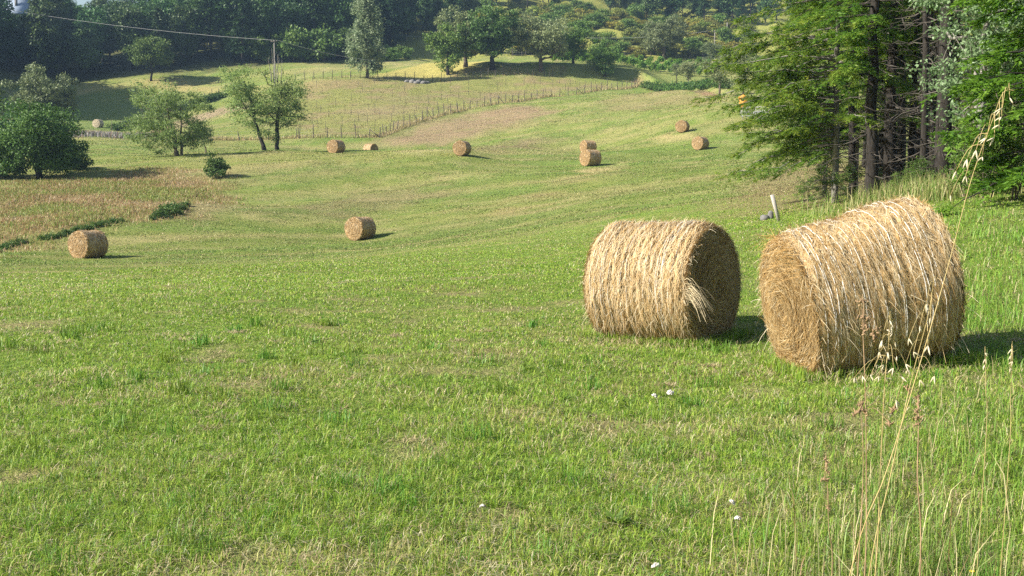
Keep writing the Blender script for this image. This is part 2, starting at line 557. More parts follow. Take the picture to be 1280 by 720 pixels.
def ground_mat():
    m, nt, out = new_mat('field_ground')
    a = attr_node(nt, 'col')
    tc = nt.nodes.new('ShaderNodeTexCoord')

    def noise(scale, stretch, detail=5):
        mp = nt.nodes.new('ShaderNodeMapping'); mp.inputs['Scale'].default_value = stretch
        mp.inputs['Rotation'].default_value = (0, 0, R(12))
        nt.links.new(tc.outputs['Object'], mp.inputs[0])
        n = N(nt, 'ShaderNodeTexNoise', Scale=scale, Detail=detail, Roughness=.7)
        nt.links.new(mp.outputs[0], n.inputs['Vector'])
        return n.outputs['Fac']
    nA = noise(7, (1, 1, 1)); nB = noise(1.1, (.45, 1, 1)); nC = noise(.25, (.4, 1, 1)); nD = noise(38, (1, 1, 1), 3)

    def mixcol(fac, lo, hi, base, k, blend='MIX', amt=1.0):
        mr = N(nt, 'ShaderNodeMapRange'); mr.inputs[1].default_value = lo; mr.inputs[2].default_value = hi
        mr.inputs[3].default_value = 0; mr.inputs[4].default_value = amt
        nt.links.new(fac, mr.inputs[0])
        mx = N(nt, 'ShaderNodeMix', data_type='RGBA', blend_type=blend)
        nt.links.new(mr.outputs[0], mx.inputs[0]); nt.links.new(base, mx.inputs[6])
        mx.inputs[7].default_value = (*k, 1)
        return mx.outputs[2]
    c = a.outputs['Color']
    c = mixcol(nB, .52, .7, c, (.34, .28, .12), amt=.35)
    c = mixcol(nB, .5, .32, c, (.10, .17, .03), amt=.45)
    c = mixcol(nA, .5, .7, c, (.42, .35, .17), amt=.5)
    c = mixcol(nA, .5, .3, c, (.06, .10, .02), amt=.6)
    c = mixcol(nC, .52, .7, c, (.30, .30, .09), amt=.35)
    p = N(nt, 'ShaderNodeBsdfPrincipled', Roughness=.95); p.inputs['Specular IOR Level'].default_value = .05
    nt.links.new(c, p.inputs['Base Color'])
    ad = N(nt, 'ShaderNodeMath', operation='MULTIPLY_ADD'); ad.inputs[1].default_value = .5
    nt.links.new(nD, ad.inputs[0]); nt.links.new(nA, ad.inputs[2])
    b = N(nt, 'ShaderNodeBump', Strength=.9, Distance=.16)
    nt.links.new(ad.outputs[0], b.inputs['Height']); nt.links.new(b.outputs[0], p.inputs['Normal'])
    nt.links.new(p.outputs[0], out.inputs[0])
    return m


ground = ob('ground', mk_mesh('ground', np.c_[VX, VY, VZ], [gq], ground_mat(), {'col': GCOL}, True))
tag(ground, kind='structure')

# ------------------------------------------------------------------ hay bales
straw_mat = col_mat('straw', .6, .15)
twine_mat = noise_mat('net_twine', [(.3, (.62, .60, .56)), (.7, (.80, .78, .74))], 20, rough=.5, bump=0)


def straw_tones(n, g, r):
    """dry stalk colours: pale, golden, brown"""
    k = r.random(n)
    pal = np.array([(.62, .50, .31), (.55, .40, .205), (.42, .265, .10), (.25, .15, .06), (.68, .59, .42)])
    i = np.searchsorted(np.cumsum(g), k); i = np.clip(i, 0, 4)
    return pal[i] * (.85 + .3 * r.random((n, 1)))


def strips(P, T, Nn, L, W, lift, curl, r):
    """stalks of three joints lying along T on a surface with normal Nn"""
    n = len(P); side = unit(np.cross(Nn, T))
    rows = []
    for f in (0, .5, 1.0):
        c = P + T * (L * (f - .5))[:, None] + Nn * (lift * (.2 + f * 1.2) - curl * (f - .5) ** 2)[:, None]
        wv = (W * (1 - .6 * f) / 2)[:, None] * side
        rows += [c - wv, c + wv]
    V = np.stack(rows, 1).reshape(-1, 3)
    b = np.arange(n)[:, None] * 6
    q = np.concatenate([b + np.array([[0, 1, 3, 2]]), b + np.array([[2, 3, 5, 4]])])
    return V, q


def bale_mesh(D, Wd, seed, nu, ns, nstalk, swid, flare=0.0, end_dark=0, slump=.05):
    """a round bale lying on its side, axis along local x, resting on z = 0"""
    r = np.random.default_rng(seed)
    R0 = D / 2

    def rad(th, s):
        f = 1 + flare * s / Wd
        e = np.abs(s) / (Wd / 2)
        edge = 1 - .07 * np.clip((e - .82) / .18, 0, 1) ** 2.2
        lump = (fbm(th * 1.6 + 40, s * 3 + seed, seed, 3) - .5) * .085
        band = np.abs(np.sin(s * PI / .075 + fbm(th * 1.2, s * 2, seed + 3, 2) * 4)) ** .7 * .028 - .016
        tuft = (fbm(th * 9, s * 22, seed + 9, 3) - .5) * .04
        return R0 * f * edge + lump + band + tuft

    def place(th, s, rr):
        s = np.broadcast_to(s, np.shape(th))
        y = rr * np.cos(th); z = rr * np.sin(th) + R0 * (1 + flare * s / Wd)
        z = np.where(z < slump, slump * .35 + z * .3, z)
        return np.stack([s, y, z - slump * .35], -1)
    th = np.arange(nu) / nu * 2 * PI
    s = np.linspace(-Wd / 2, Wd / 2, ns)
    TH, S = np.meshgrid(th, s)
    # keep the noise seamless round the roll by mirroring the angle
    thn = lambda a: np.abs(((a + PI / 2) % (2 * PI)) - PI)
    V = place(TH, S, rad(thn(TH), S)).reshape(-1, 3)
    i = np.arange(ns - 1)[:, None] * nu; j = np.arange(nu)[None]; j2 = (j + 1) % nu
    q = [np.stack([i + j, i + j2, i + nu + j2, i + nu + j], -1).reshape(-1, 4)]
    C = [straw_tones(len(V), np.array([.1, .35, .4, .15, 0]), r) * (.75 + .5 * fbm(thn(TH).ravel() * 3, S.ravel() * 30, seed + 5, 3))[:, None]]
    VV = [V]; nv = len(V); T = []
    nr = max(6, ns // 3)
    for sg in (-1, 1):
        base = (0 if sg < 0 else (ns - 1) * nu)
        prev = base + np.arange(nu)
        for k in range(1, nr + 1):
            f = 1 - k / (nr + .5)
            rr = rad(thn(th), np.full(nu, sg * Wd / 2)) * f
            spir = (fbm((f * 14 + th / (2 * PI)), th * .3, seed + 20 + sg, 2) - .5) * .05 + np.sin((f * 11 + th / (2 * PI)) * 2 * PI) * .009
            bul = .05 * (1 - f ** 3) * (.5 + .5 * math.sin(f * 5))
            p = place(th, sg * (Wd / 2 + bul + spir), rr)
            VV.append(p); C.append(straw_tones(nu, np.array([.05, .3, .4, .25, 0]), r) * (.8 + .2 * np.sin((f * 6 + th / (2 * PI)) * 2 * PI))[:, None])
            cur = nv + np.arange(nu); nv += nu
            a, b = (prev, cur)
            qq = np.stack([a, np.roll(a, -1), np.roll(b, -1), b], -1)
            q.append(qq if sg > 0 else qq[:, ::-1]); prev = cur
        VV.append(p.mean(0, keepdims=True)); C.append(straw_tones(1, np.array([0, 0, .5, .5, 0]), r))
        t = np.stack([prev, np.roll(prev, -1), np.full(nu, nv)], -1); T.append(t if sg > 0 else t[:, ::-1]); nv += 1
    # stalks on the wrapped side
    n1 = int(nstalk * .62)
    a = r.random(n1) * 2 * PI; sv = (r.random(n1) - .5) * Wd * 1.0
    P = place(a, sv, rad(thn(a), sv))
    Nn = np.stack([np.zeros(n1), np.cos(a), np.sin(a)], -1)
    Tt = np.stack([np.zeros(n1), -np.sin(a), np.cos(a)], -1)
    ax = np.array([[1.0, 0, 0]])
    dv = r.normal(0, .27, n1)[:, None] + (r.random(n1) < .12)[:, None] * r.normal(0, .8, n1)[:, None]
    Tt = unit(Tt * r.choice([-1, 1], n1)[:, None] + ax * dv + Nn * r.normal(0, .06, n1)[:, None])
    L = r.uniform(.05, .20, n1); wdt = swid * r.uniform(.6, 1.4, n1)
    lift = np.abs(r.normal(0, .006, n1)); loose = r.random(n1) < .12
    lift[loose] += r.uniform(.008, .045, loose.sum())
    v1, q1 = strips(P, Tt, Nn, L, wdt, lift, L * .25, r)
    clump = fbm(thn(a) * 2, sv * 9, seed + 33, 3)
    g1 = straw_tones(n1, np.array([.27, .40, .21, .05, .07]), r) * (.8 + .4 * clump)[:, None]
    # stalks on the ends, wound round
    n2 = nstalk - n1
    f = np.sqrt(r.random(n2)); a = r.random(n2) * 2 * PI; sg = r.choice([-1, 1], n2)
    rr = R0 * (1 + flare * sg * .5) * .97 * f
    bul = .05 * (1 - f ** 3) * (.5 + .5 * np.sin(f * 5))
    P = place(a, sg * (Wd / 2 + bul), rr)
    Nn = np.stack([sg * 1.0, np.zeros(n2), np.zeros(n2)], -1)
    Tt = np.stack([np.zeros(n2), -np.sin(a), np.cos(a)], -1); Rr = np.stack([np.zeros(n2), np.cos(a), np.sin(a)], -1)
    Tt = unit(Tt * r.choice([-1, 1], n2)[:, None] + Rr * r.normal(0, .45, n2)[:, None] + Nn * r.normal(0, .14, n2)[:, None])
    L = r.uniform(.05, .2, n2)
    v2, q2 = strips(P, Tt, Nn, L, swid * r.uniform(.6, 1.4, n2), np.abs(r.normal(.004, .012, n2)), -L * .1, r)
    g2 = straw_tones(n2, np.array([.10, .34, .36, .17, .03]), r) * np.array([.97, .96, .93]) * (.84 + .16 * np.sin((f * 6 + a / (2 * PI)) * 2 * PI))[:, None]
    b1 = nv; b2 = nv + len(v1)
    Vall = np.concatenate(VV + [v1, v2])
    q += [q1 + b1, q2 + b2]
    Call = np.concatenate(C + [np.repeat(g1, 6, 0), np.repeat(g2, 6, 0)])
    Vall[:, 2] = np.maximum(Vall[:, 2], -.03)
    return Vall, q, T, Call, rad, place, thn


def twine_mesh(D, rad, place, thn, spots, seed, wid=.006):
    r = np.random.default_rng(seed); mb = MB()
    for s0 in spots:
        th = np.linspace(0, 2 * PI, 90)
        s = s0 + (fbm(th * 1.2, th * 0 + s0 * 31, seed, 3) - .5) * .06
        P = place(th, s, rad(thn(th), s) + .010 + .008 * fbm(th * 8, th * 0 + s0 * 9, seed + 1, 2))
        keep = r.random(90) > .08
        # the twine sinks into the straw here and there
        P[~keep] = place(th, s, rad(thn(th), s) - .012)[~keep]
        mb.tube(P, wid * r.uniform(.5, 1.0) / 2, 4, .5, cap=False)
    return mb.mesh('twine', twine_mat, True)


def wisps(P0, dirs, L, w, seed, tone=None, droop=.5):
    """loose stalks springing out of the bale"""
    r = np.random.default_rng(seed); n = len(P0); rows = []
    side = unit(np.cross(dirs, r.normal(size=(n, 3))))
    for f in (0, .35, .7, 1):
        c = P0 + dirs * (L * f)[:, None] + np.array([0, 0, -1])[None] * (droop * L * f * f)[:, None]
        rows += [c - side * (w * (1 - .5 * f))[:, None] / 2, c + side * (w * (1 - .5 * f))[:, None] / 2]
    V = np.stack(rows, 1).reshape(-1, 3)
    b = np.arange(n)[:, None] * 8
    q = np.concatenate([b + np.array([[k, k + 1, k + 3, k + 2]]) for k in (0, 2, 4)])
    c = straw_tones(n, np.array([.35, .15, .05, .0, .45]), r) if tone is None else np.tile(tone, (n, 1)) * r.uniform(.8, 1.1, (n, 1))
    return V, q, np.repeat(c, 8, 0)


BALES = []   # x, y, radius kept clear of grass


def near_bale(u, v, D, Wd, yaw, tilt, seed, flare, spots, label, ndark):
    base = at(u, v)
    root = empty('hay_bale', base - np.array([0, 0, .03]), 0)
    root.rotation_euler = (0, tilt, yaw)
    tag(root, label, 'hay bale', 'round bales on the mown field')
    Vv, q, T, C, rad, place, thn = bale_mesh(D, Wd, seed, 150, 66, 74000, .0042, flare)
    ob('twine', twine_mesh(D, rad, place, thn, spots, seed + 2), root)
    r = np.random.default_rng(seed + 50)
    n = 700
    a = r.random(n) * 2 * PI; sv = np.where(r.random(n) < .55, np.sign(r.random(n) - .5) * Wd / 2 * r.uniform(.93, 1.0, n), (r.random(n) - .5) * Wd)
    P = place(a, sv, rad(thn(a), sv) * .985)
    Nn = np.stack([np.sign(sv) * (np.abs(sv) > Wd * .45), np.cos(a), np.sin(a)], -1)
    dirs = unit(Nn * .7 + rand_dirs(n, r) * .9)
    V1, q1, c1 = wisps(P, dirs, r.uniform(.05, .17, n), np.full(n, .0042), seed)
    ob('straw_roll', mk_mesh('straw_roll', np.concatenate([Vv, V1]), q + [q1 + len(Vv)] + T, straw_mat, {'col': np.concatenate([C, c1])}), root)
    BALES.append((base[0], base[1], D * .44, Wd * .5, yaw))
    return root, base, place, rad


# front left bale: axis runs to the right and towards the camera
bl, bl_base, pl_, rd_ = near_bale(829, 424, 1.28, 1.18, R(-37), R(-1), 11, .0, [-.50, -.44, -.36, -.34, -.27, -.22, -.13, -.08, -.03, .05, .14, .21, .29, .305, .32, .335, .35, .37, .44],
                        'big round straw bale, shaded end to the right with a torn pale tuft', 0)
r = np.random.default_rng(5)
n = 110
P0 = np.array([[.575, -.585, .64]]) + r.normal(0, .03, (n, 3)) * np.array([.8, .7, 2.0])
dirs = unit(np.array([[.95, -.35, .25]]) + r.normal(0, .22, (n, 3)))
V1, q1, c1 = wisps(P0, dirs, .07 + .36 * r.random(n) ** 1.6, np.full(n, .0052), 3, np.array([.66, .54, .34]), .75)
ob('torn_tuft', mk_mesh('torn_tuft', V1, [q1], straw_mat, {'col': c1}), bl)

# front right bale: its lit end looks left, the roll climbs to the right
br, br_base, pr_, rr_ = near_bale(1082, 454, 1.30, 1.19, R(8), R(-10), 23, .10, [-.52, -.47, -.455, -.42, -.36, -.345, -.26, -.2, -.17, -.10, -.04, .03, .09, .115, .2, .27, .30, .36, .41, .47, .54],
                        'big tilted round straw bale with white twine, its sunlit end turned to the left', 0)
n = 90
a = r.uniform(PI * .45, PI * .8, n)
P0 = np.stack([np.full(n, -.62), .60 * np.cos(a), .62 + .60 * np.sin(a)], -1) + r.normal(0, .02, (n, 3))
dirs = unit(np.array([[-.8, .1, .1]]) + r.normal(0, .35, (n, 3)))
V1, q1, c1 = wisps(P0, dirs, r.uniform(.08, .26, n), np.full(n, .003), 8, np.array([.60, .36, .13]), .25)
ob('edge_fringe', mk_mesh('edge_fringe', V1, [q1], straw_mat, {'col': c1}), br)

# the bales further down the field: one mesh shared by copies
FV = bale_mesh(1.3, 1.2, 41, 56, 22, 5200, .018)
far_me = mk_mesh('hay_bale', FV[0], FV[1] + FV[2], straw_mat, {'col': FV[3] * np.array([.95, .94, 1.0])})
pale_me = mk_mesh('hay_bale', FV[0], FV[1] + FV[2], straw_mat, {'col': FV[3] * .35 + np.array([.46, .40, .31])})
GB = 'round bales on the mown field'
FARB = [  # column, base row, yaw, size, label
    (111, 322, 62, 1.03, 'round straw bale beside the low hedge strip under the reddish meadow'),
    (451, 299, 58, 1.05, 'round straw bale lying alone in the hollow in the middle of the field'),
    (420, 191.5, 62, 1.07, 'round straw bale on the crest right of the twin willows, its coiled end showing'),
    (578, 194, 70, 1.05, 'round straw bale on the crest standing alone, its coiled end facing the front'),
    (738, 207, 36, 1.12, 'front round straw bale of the close pair on the slope'),
    (853, 165, 66, 1.0, 'upper round straw bale on the rise near the conifers, dry straw at its foot'),
]
for u, v, yaw, sc_, lab in FARB:
    o = ob('hay_bale', far_me, None, at(u, v) - np.array([0, 0, .04]), (random.uniform(-.05, .05), 0, R(yaw)))
    o.scale = (sc_,) * 3
    tag(o, lab, 'hay bale', GB)
for u, d, yaw, sc_, lab in [
    (465.5, 132, -38, 1.0, 'round straw bale half hidden behind the crest, between two others'),
    (734, 122, 30, 1.05, 'rear round straw bale of the close pair on the slope'),
    (872.5, 113.5, 50, 1.0, 'lower round straw bale near the conifers, partly sunk behind a swell'),
    (130, 181, 80, 1.0, 'pale round bale far off behind the wire fence at the end of a hedge')]:
    p_ = on(u, d)
    o = ob('hay_bale', pale_me if lab.startswith('pale') else far_me, None, p_ - np.array([0, 0, .04]), (0, 0, R(yaw)))
    o.scale = (sc_,) * 3
    tag(o, lab, 'hay bale', GB)

# ------------------------------------------------------------------ grass
grass_mat = col_mat('grass_blade', .5, .35, spec=.35)


def blades(x, y, h, wd, lean, c, r, z0=None):
    """bent blades of five points each at ground points x, y"""
    n = len(x)
    z = gz(x, y) if z0 is None else z0
    a = r.random(n) * 2 * PI
    dx, dy = np.cos(a), np.sin(a)
    fa = a + r.normal(PI / 2, .5, n)
    sx, sy = np.cos(fa), np.sin(fa)
    P0 = np.stack([x, y, z - .01], -1)
    up = np.array([0, 0, 1.0])
    D = np.stack([dx, dy, 0 * dx], -1); S = np.stack([sx, sy, 0 * sx], -1)
    P1 = P0 + up * (h * .6)[:, None] + D * (h * lean * .35)[:, None]
    P2 = P0 + up * (h * (1 - .35 * np.clip(lean, 0, 2)))[:, None] + D * (h * lean)[:, None]
    w0 = (wd / 2)[:, None] * S
    V = np.stack([P0 - w0, P0 + w0, P1 + w0 * .8, P1 - w0 * .8, P2], 1).reshape(-1, 3)
    b = np.arange(n)[:, None] * 5
    return V, b + np.array([[0, 1, 2, 3]]), b + np.array([[3, 2, 4]]), np.repeat(c, 5, 0)


def blade_obj(name, sets, label=None):
    V = []; Q = []; T = []; C = []; n = 0
    for v_, q_, t_, c_ in sets:
        V.append(v_); Q.append(q_ + n); T.append(t_ + n); C.append(c_); n += len(v_)
    o = ob(name, mk_mesh(name, np.concatenate(V), [np.concatenate(Q), np.concatenate(T)], grass_mat, {'col': np.concatenate(C)}))
    tag(o, kind='stuff')
    return o


def clear_of_bales(x, y):
    ok = np.ones(len(x), bool)
    for bx, by, ry, rx, yaw in BALES:
        c, s = math.cos(-yaw), math.sin(-yaw)
        lx = (x - bx) * c - (y - by) * s; ly = (x - bx) * s + (y - by) * c
        ok &= ~((np.abs(lx) < rx * .98) & (np.abs(ly) < ry * .62))
    return ok


rg = np.random.default_rng(101)


def fan(n, r0, r1, a0=-32, a1=33, p=1.0):
    rr = np.exp(math.log(r0) + (math.log(r1) - math.log(r0)) * rg.random(n) ** p)
    a = R(a0) + (R(a1) - R(a0)) * rg.random(n)
    return rr * np.sin(a), rr * np.cos(a)


# short lawn-like turf; blades get sparser and a little broader with distance
x, y = fan(640000, 3.6, 66)
k = clear_of_bales(x, y); x, y = x[k], y[k]
# tufts: pull the blades towards tuft centres here and there
tx = (np.floor(x / .22) + _hash(np.floor(x / .22), np.floor(y / .22), 5)) * .22
ty = (np.floor(y / .22) + _hash(np.floor(x / .22), np.floor(y / .22), 6)) * .22
pull = np.where(rg.random(len(x)) < .3, .45, 0)
x = x + (tx - x) * pull; y = y + (ty - y) * pull
d = np.hypot(x, y)
n1 = fbm(x * .35, y * .5, 201, 4); n2 = fbm(x * 1.5, y * 1.8, 207, 3); n3 = fbm(x * .09, y * .16, 211, 3)
dry = np.clip((n1 * .45 + n2 * .4 + n3 * .15 - .485) * 6, 0, .92)
right = np.clip((x - d * .10) / (d * .3), 0, 1) * (d < 9)
dry = np.clip(dry + right * .55 * (n2 > .42), 0, 1)
fade = np.clip((58 + 30 * (n1 - .5) - d) / 28, 0, 1)
bare = np.clip((fbm(x * 1.5, y * 1.5, 131, 4) - .655) * 14, 0, 1)
k = rg.random(len(x)) < (1 - .45 * dry) * (.25 + .75 * fade) * (1 - .55 * bare)
x, y, d, n1, n2, n3, dry = (t_[k] for t_ in (x, y, d, n1, n2, n3, dry))
n = len(x)
pal = np.array([(.175, .31, .028), (.24, .365, .038), (.32, .41, .055), (.105, .22, .028), (.38, .38, .10), (.46, .37, .19), (.60, .53, .34), (.17, .24, .10)])
wts = np.array([.26, .28, .20, .10, .06, .035, .025, .04])
wdry = np.array([.10, .13, .17, .05, .18, .22, .10, .05])
cum0 = np.cumsum(wts / wts.sum()); cum1 = np.cumsum(wdry / wdry.sum())
u_ = rg.random(n)
i0 = np.minimum(np.searchsorted(cum0, u_), 7); i1 = np.minimum(np.searchsorted(cum1, u_), 7)
dry = np.clip(dry + .7 * bare[k], 0, 1)
ci = np.where(rg.random(n) < dry, i1, i0)
c = pal[ci] * rg.uniform(.8, 1.2, (n, 1)) * (.85 + .3 * n3)[:, None]
h = (.022 + .04 * n2 + .04 * (n1 - .5)) * rg.uniform(.6, 1.5, n) * (1 - .35 * dry)
h = np.maximum(h, .02) * (1 + d / 200) * (1 + .75 * np.clip((11 - d) / 6, 0, 1))
wd = np.maximum(.0038, .00062 * d) * rg.uniform(.7, 1.3, n)
lean = np.abs(rg.normal(.8, .5, n)) + (ci >= 5) * .5
S1 = blades(x, y, h, wd, np.clip(lean, 0, 1.9), c, rg)

# dead stalks lying about
x, y = fan(13000, 3.6, 40); k = clear_of_bales(x, y); x, y = x[k], y[k]
d = np.hypot(x, y)
k = rg.random(len(x)) < np.clip((fbm(x * .5, y * .7, 221, 3) - .35) * 3, .08, 1); x, y, d = x[k], y[k], d[k]
n = len(x)
S2 = blades(x, y, rg.uniform(.03, .085, n), np.maximum(.0035, .0006 * d), rg.uniform(1.0, 2.8, n),
            np.array([(.62, .54, .36)]) * rg.uniform(.6, 1.15, (n, 1)), rg)
# taller tufts around the bales and in the bottom right corner
xs = []; ys = []
for bx, by, ry, rx, yaw in BALES:
    n = 7000
    lx = rg.uniform(-1, 1, n) * (rx + .22); ly = rg.uniform(-1, 1, n) * (ry * .62 + .22)
    c_, s_ = math.cos(yaw), math.sin(yaw)
    xs.append(bx + lx * c_ - ly * s_); ys.append(by + lx * s_ + ly * c_)
x = np.concatenate(xs); y = np.concatenate(ys); k = clear_of_bales(x, y); x, y = x[k], y[k]; n = len(x)
S3 = blades(x, y, rg.uniform(.06, .15, n), np.full(n, .006), np.clip(np.abs(rg.normal(.4, .3, n)), 0, 1.5),
            pal[np.minimum(np.searchsorted(cum0, rg.random(n)), 7)] * rg.uniform(.8, 1.15, (n, 1)), rg)
# straw dropped round the bales
n = 2600
bi = rg.integers(len(BALES), size=n)
bb = np.array([(b[0], b[1], b[2], b[3], b[4]) for b in BALES])[bi]
lx = rg.normal(0, 1, n) * (bb[:, 3] * .75); ly = rg.normal(0, 1, n) * (bb[:, 2] * .95)
x = bb[:, 0] + lx * np.cos(bb[:, 4]) - ly * np.sin(bb[:, 4]); y = bb[:, 1] + lx * np.sin(bb[:, 4]) + ly * np.cos(bb[:, 4])
k = clear_of_bales(x, y); x, y = x[k], y[k]; n = len(x)
S3b = blades(x, y, rg.uniform(.03, .09, n), np.full(n, .0045), rg.uniform(1.2, 2.8, n), np.array([(.62, .50, .29)]) * rg.uniform(.6, 1.1, (n, 1)), rg, gz(x, y) + .03)
# coarse dark tufts and little heaps of raked clippings
xs = []; ys = []; cs = []; hs = []; ls = []
for i in range(430):
    a, b = fan(1, 3.8, 13); m_ = int(rg.integers(14, 60)); s_ = rg.uniform(.03, .09)
    xs.append(a + rg.normal(0, s_, m_)); ys.append(b + rg.normal(0, s_, m_))
    if rg.random() < .62:
        cs.append(np.array([(.115, .25, .03)]) * rg.uniform(.7, 1.35, (m_, 1)) * np.array([rg.uniform(.8, 1.6), 1, 1])); hs.append(rg.uniform(.07, .16, m_) * rg.uniform(.7, 1.2)); ls.append(np.abs(rg.normal(.5, .35, m_)))
    else:
        cs.append(np.array([(.52, .42, .24)]) * rg.uniform(.6, 1.15, (m_, 1))); hs.append(rg.uniform(.03, .07, m_)); ls.append(rg.uniform(1, 2.6, m_))
x = np.concatenate(xs); y = np.concatenate(ys); c = np.concatenate(cs); h = np.concatenate(hs); l_ = np.concatenate(ls)
k = clear_of_bales(x, y); x, y, c, h, l_ = x[k], y[k], c[k], h[k], l_[k]
S3c = blades(x, y, h, np.maximum(.0042, .0007 * np.hypot(x, y)), l_, c, rg)
blade_obj('grass', [S1, S2, S3, S3b, S3c])

# rank grass in the near right corner, up to knee height
n = 21000
x = rg.uniform(.7, 4.5, n); y = rg.uniform(2.6, 6.6, n)
k = (rg.random(n) < np.clip((x / y - .20) * 5, 0, 1) * np.clip((6.6 - y) / 2.2, 0, 1) * np.clip((fbm(x * 1.2, y * 1.2, 231, 3) - .38) * 6, .06, 1))
x, y = x[k], y[k]; n = len(x)
c = np.array([(.15, .26, .04), (.21, .31, .06), (.27, .30, .09), (.52, .45, .24)])[np.minimum(np.searchsorted([.4, .7, .82, 1], rg.random(n)), 3)] * rg.uniform(.8, 1.15, (n, 1))
S4 = blades(x, y, rg.uniform(.10, .40, n) * rg.uniform(.6, 1.1, n), rg.uniform(.0025, .0055, n), np.clip(np.abs(rg.normal(.35, .3, n)), 0, 1.4), c, rg)
# long grass fringe under the wood on the right
n = 34000
t_ = rg.random(n); x0 = 8.9 + t_ * 5.5; y0 = 28.3 - t_ * 9.0
x = x0 + rg.normal(0, .8, n); y = y0 + rg.normal(0, 1.3, n)
k = rg.random(n) < np.clip((fbm(x * 1.1, y * 1.1, 235, 3) - .42) * 6, .08, 1); x, y = x[k], y[k]; n = len(x)
c = np.array([(.15, .25, .05), (.24, .29, .08), (.36, .34, .13), (.55, .47, .25)])[np.minimum(np.searchsorted([.3, .58, .8, 1], rg.random(n)), 3)] * rg.uniform(.8, 1.15, (n, 1))
S5 = blades(x, y, rg.uniform(.15, .75, n) * rg.uniform(.6, 1.15, n), rg.uniform(.008, .018, n), np.clip(np.abs(rg.normal(.5, .35, n)), 0, 1.5), c, rg)
# longer grass on the bank between the right bale and the picture edge
n = 16000
y = rg.uniform(4.5, 20, n); x = y * rg.uniform(.30, .52, n)
k = (rg.random(n) < np.clip((x / y - .30) * 9, 0, 1) * np.clip((fbm(x * .9, y * .9, 237, 3) - .36) * 5, .1, 1)) & clear_of_bales(x, y)
x, y = x[k], y[k]; n = len(x)
c = np.array([(.14, .29, .035), (.21, .35, .05), (.31, .36, .09), (.50, .42, .23)])[np.minimum(np.searchsorted([.42, .78, .9, 1], rg.random(n)), 3)] * rg.uniform(.8, 1.15, (n, 1))
S4b = blades(x, y, rg.uniform(.07, .24, n), np.maximum(.004, .0006 * y), np.clip(np.abs(rg.normal(.5, .35, n)), 0, 1.5), c, rg)
blade_obj('tall_grass', [S4, S4b, S5])

# unmown reddish meadow on the left
mp = ZONES[0]['poly']
n = 150000
lo, hi = mp.min(0) - 4, mp.max(0) + 4
x = rg.uniform(lo[0], hi[0], n); y = rg.uniform(lo[1], hi[1], n)
k = (rg.random(n) < soft_inside(mp, x, y, 4.5, 3.5) ** 1.5) & (np.abs(x) < y * .5); x, y = x[k], y[k]; n = len(x)
nn = fbm(x * .2, y * .25, 241, 4)
ci = np.searchsorted([.30, .48, .70, .9, 1], np.clip(rg.random(n) * .8 + (nn - .5) * 1.2 + .1, 0, .999))
c = np.array([(.22, .28, .06), (.29, .31, .085), (.36, .265, .12), (.40, .25, .135), (.50, .39, .23)])[ci] * rg.uniform(.88, 1.12, (n, 1))
S6 = blades(x, y, rg.uniform(.12, .34, n), rg.uniform(.02, .05, n), np.clip(np.abs(rg.normal(.8, .4, n)), 0, 1.7), c, rg)
blade_obj('meadow_grass', [S6])

# stubble of the mown slopes further off: little ridges of cut grass
x, y = fan(330000, 52, 215, -27, 25)
n1 = fbm(x * .12, y * .3, 261, 4); n2 = fbm(x * .5, y * 1.1, 263, 3)
k = (rg.random(len(x)) < np.clip((n2 - .38) * 5, .12, 1)) & ~inside(mp, x, y); x, y, n1 = x[k], y[k], n1[k]
d = np.hypot(x, y); n = len(x)
g = ground_colour(x, y)
jit = rg.random((n, 1))
c = g * (.72 + .55 * rg.random((n, 1)))
c = np.where(jit < .12, np.array([(.46, .39, .20)]) * rg.uniform(.8, 1.1, (n, 1)), c)
c = np.where((jit > .12) & (jit < .40) & (g[:, 1:2] > g[:, :1] * 1.06), np.array([(.17, .25, .05)]) * rg.uniform(.8, 1.2, (n, 1)), c)
S9 = blades(x, y, rg.uniform(.02, .075, n) * (1 + d / 260), np.maximum(.03, .0007 * d) * rg.uniform(.7, 1.5, n), np.clip(np.abs(rg.normal(1.0, .5, n)), 0, 2), c, rg)
blade_obj('mown_stubble', [S9])

# ------------------------------------------------------------------ trees
leaf_mid = leaf_mat('leaf_mid_green', [(0, (.06, .115, .02)), (.5, (.12, .20, .035)), (1, (.21, .29, .06))], .3)
leaf_dark = leaf_mat('leaf_dark_green', [(0, (.04, .09, .018)), (.5, (.08, .155, .03)), (1, (.15, .24, .05))], .28)
leaf_willow = leaf_mat('leaf_willow', [(0, (.13, .20, .055)), (.5, (.22, .31, .085)), (1, (.33, .41, .15))], .42)
leaf_poplar = leaf_mat('leaf_poplar', [(0, (.11, .16, .07)), (.5, (.20, .25, .12)), (1, (.38, .42, .26))], .35, spec=.5)
leaf_olive = leaf_mat('leaf_olive', [(0, (.10, .14, .055)), (.5, (.17, .21, .085)), (1, (.27, .30, .14))], .25, spec=.4)
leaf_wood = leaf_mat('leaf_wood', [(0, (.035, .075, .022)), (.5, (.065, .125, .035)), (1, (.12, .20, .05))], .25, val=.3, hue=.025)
leaf_scrub = leaf_mat('leaf_scrub', [(0, (.10, .135, .025)), (.5, (.19, .22, .04)), (1, (.32, .33, .07))], .3, val=.3, hue=.03)
leaf_broom = leaf_mat('leaf_broom', [(0, (.15, .15, .03)), (.5, (.26, .24, .045)), (1, (.42, .36, .06))], .3, val=.2, hue=.01)
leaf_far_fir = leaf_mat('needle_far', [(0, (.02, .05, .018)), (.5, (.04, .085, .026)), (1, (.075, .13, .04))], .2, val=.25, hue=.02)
leaf_silver = leaf_mat('leaf_silver', [(0, (.11, .20, .08)), (.5, (.20, .32, .14)), (1, (.34, .46, .26))], .35, spec=.45)
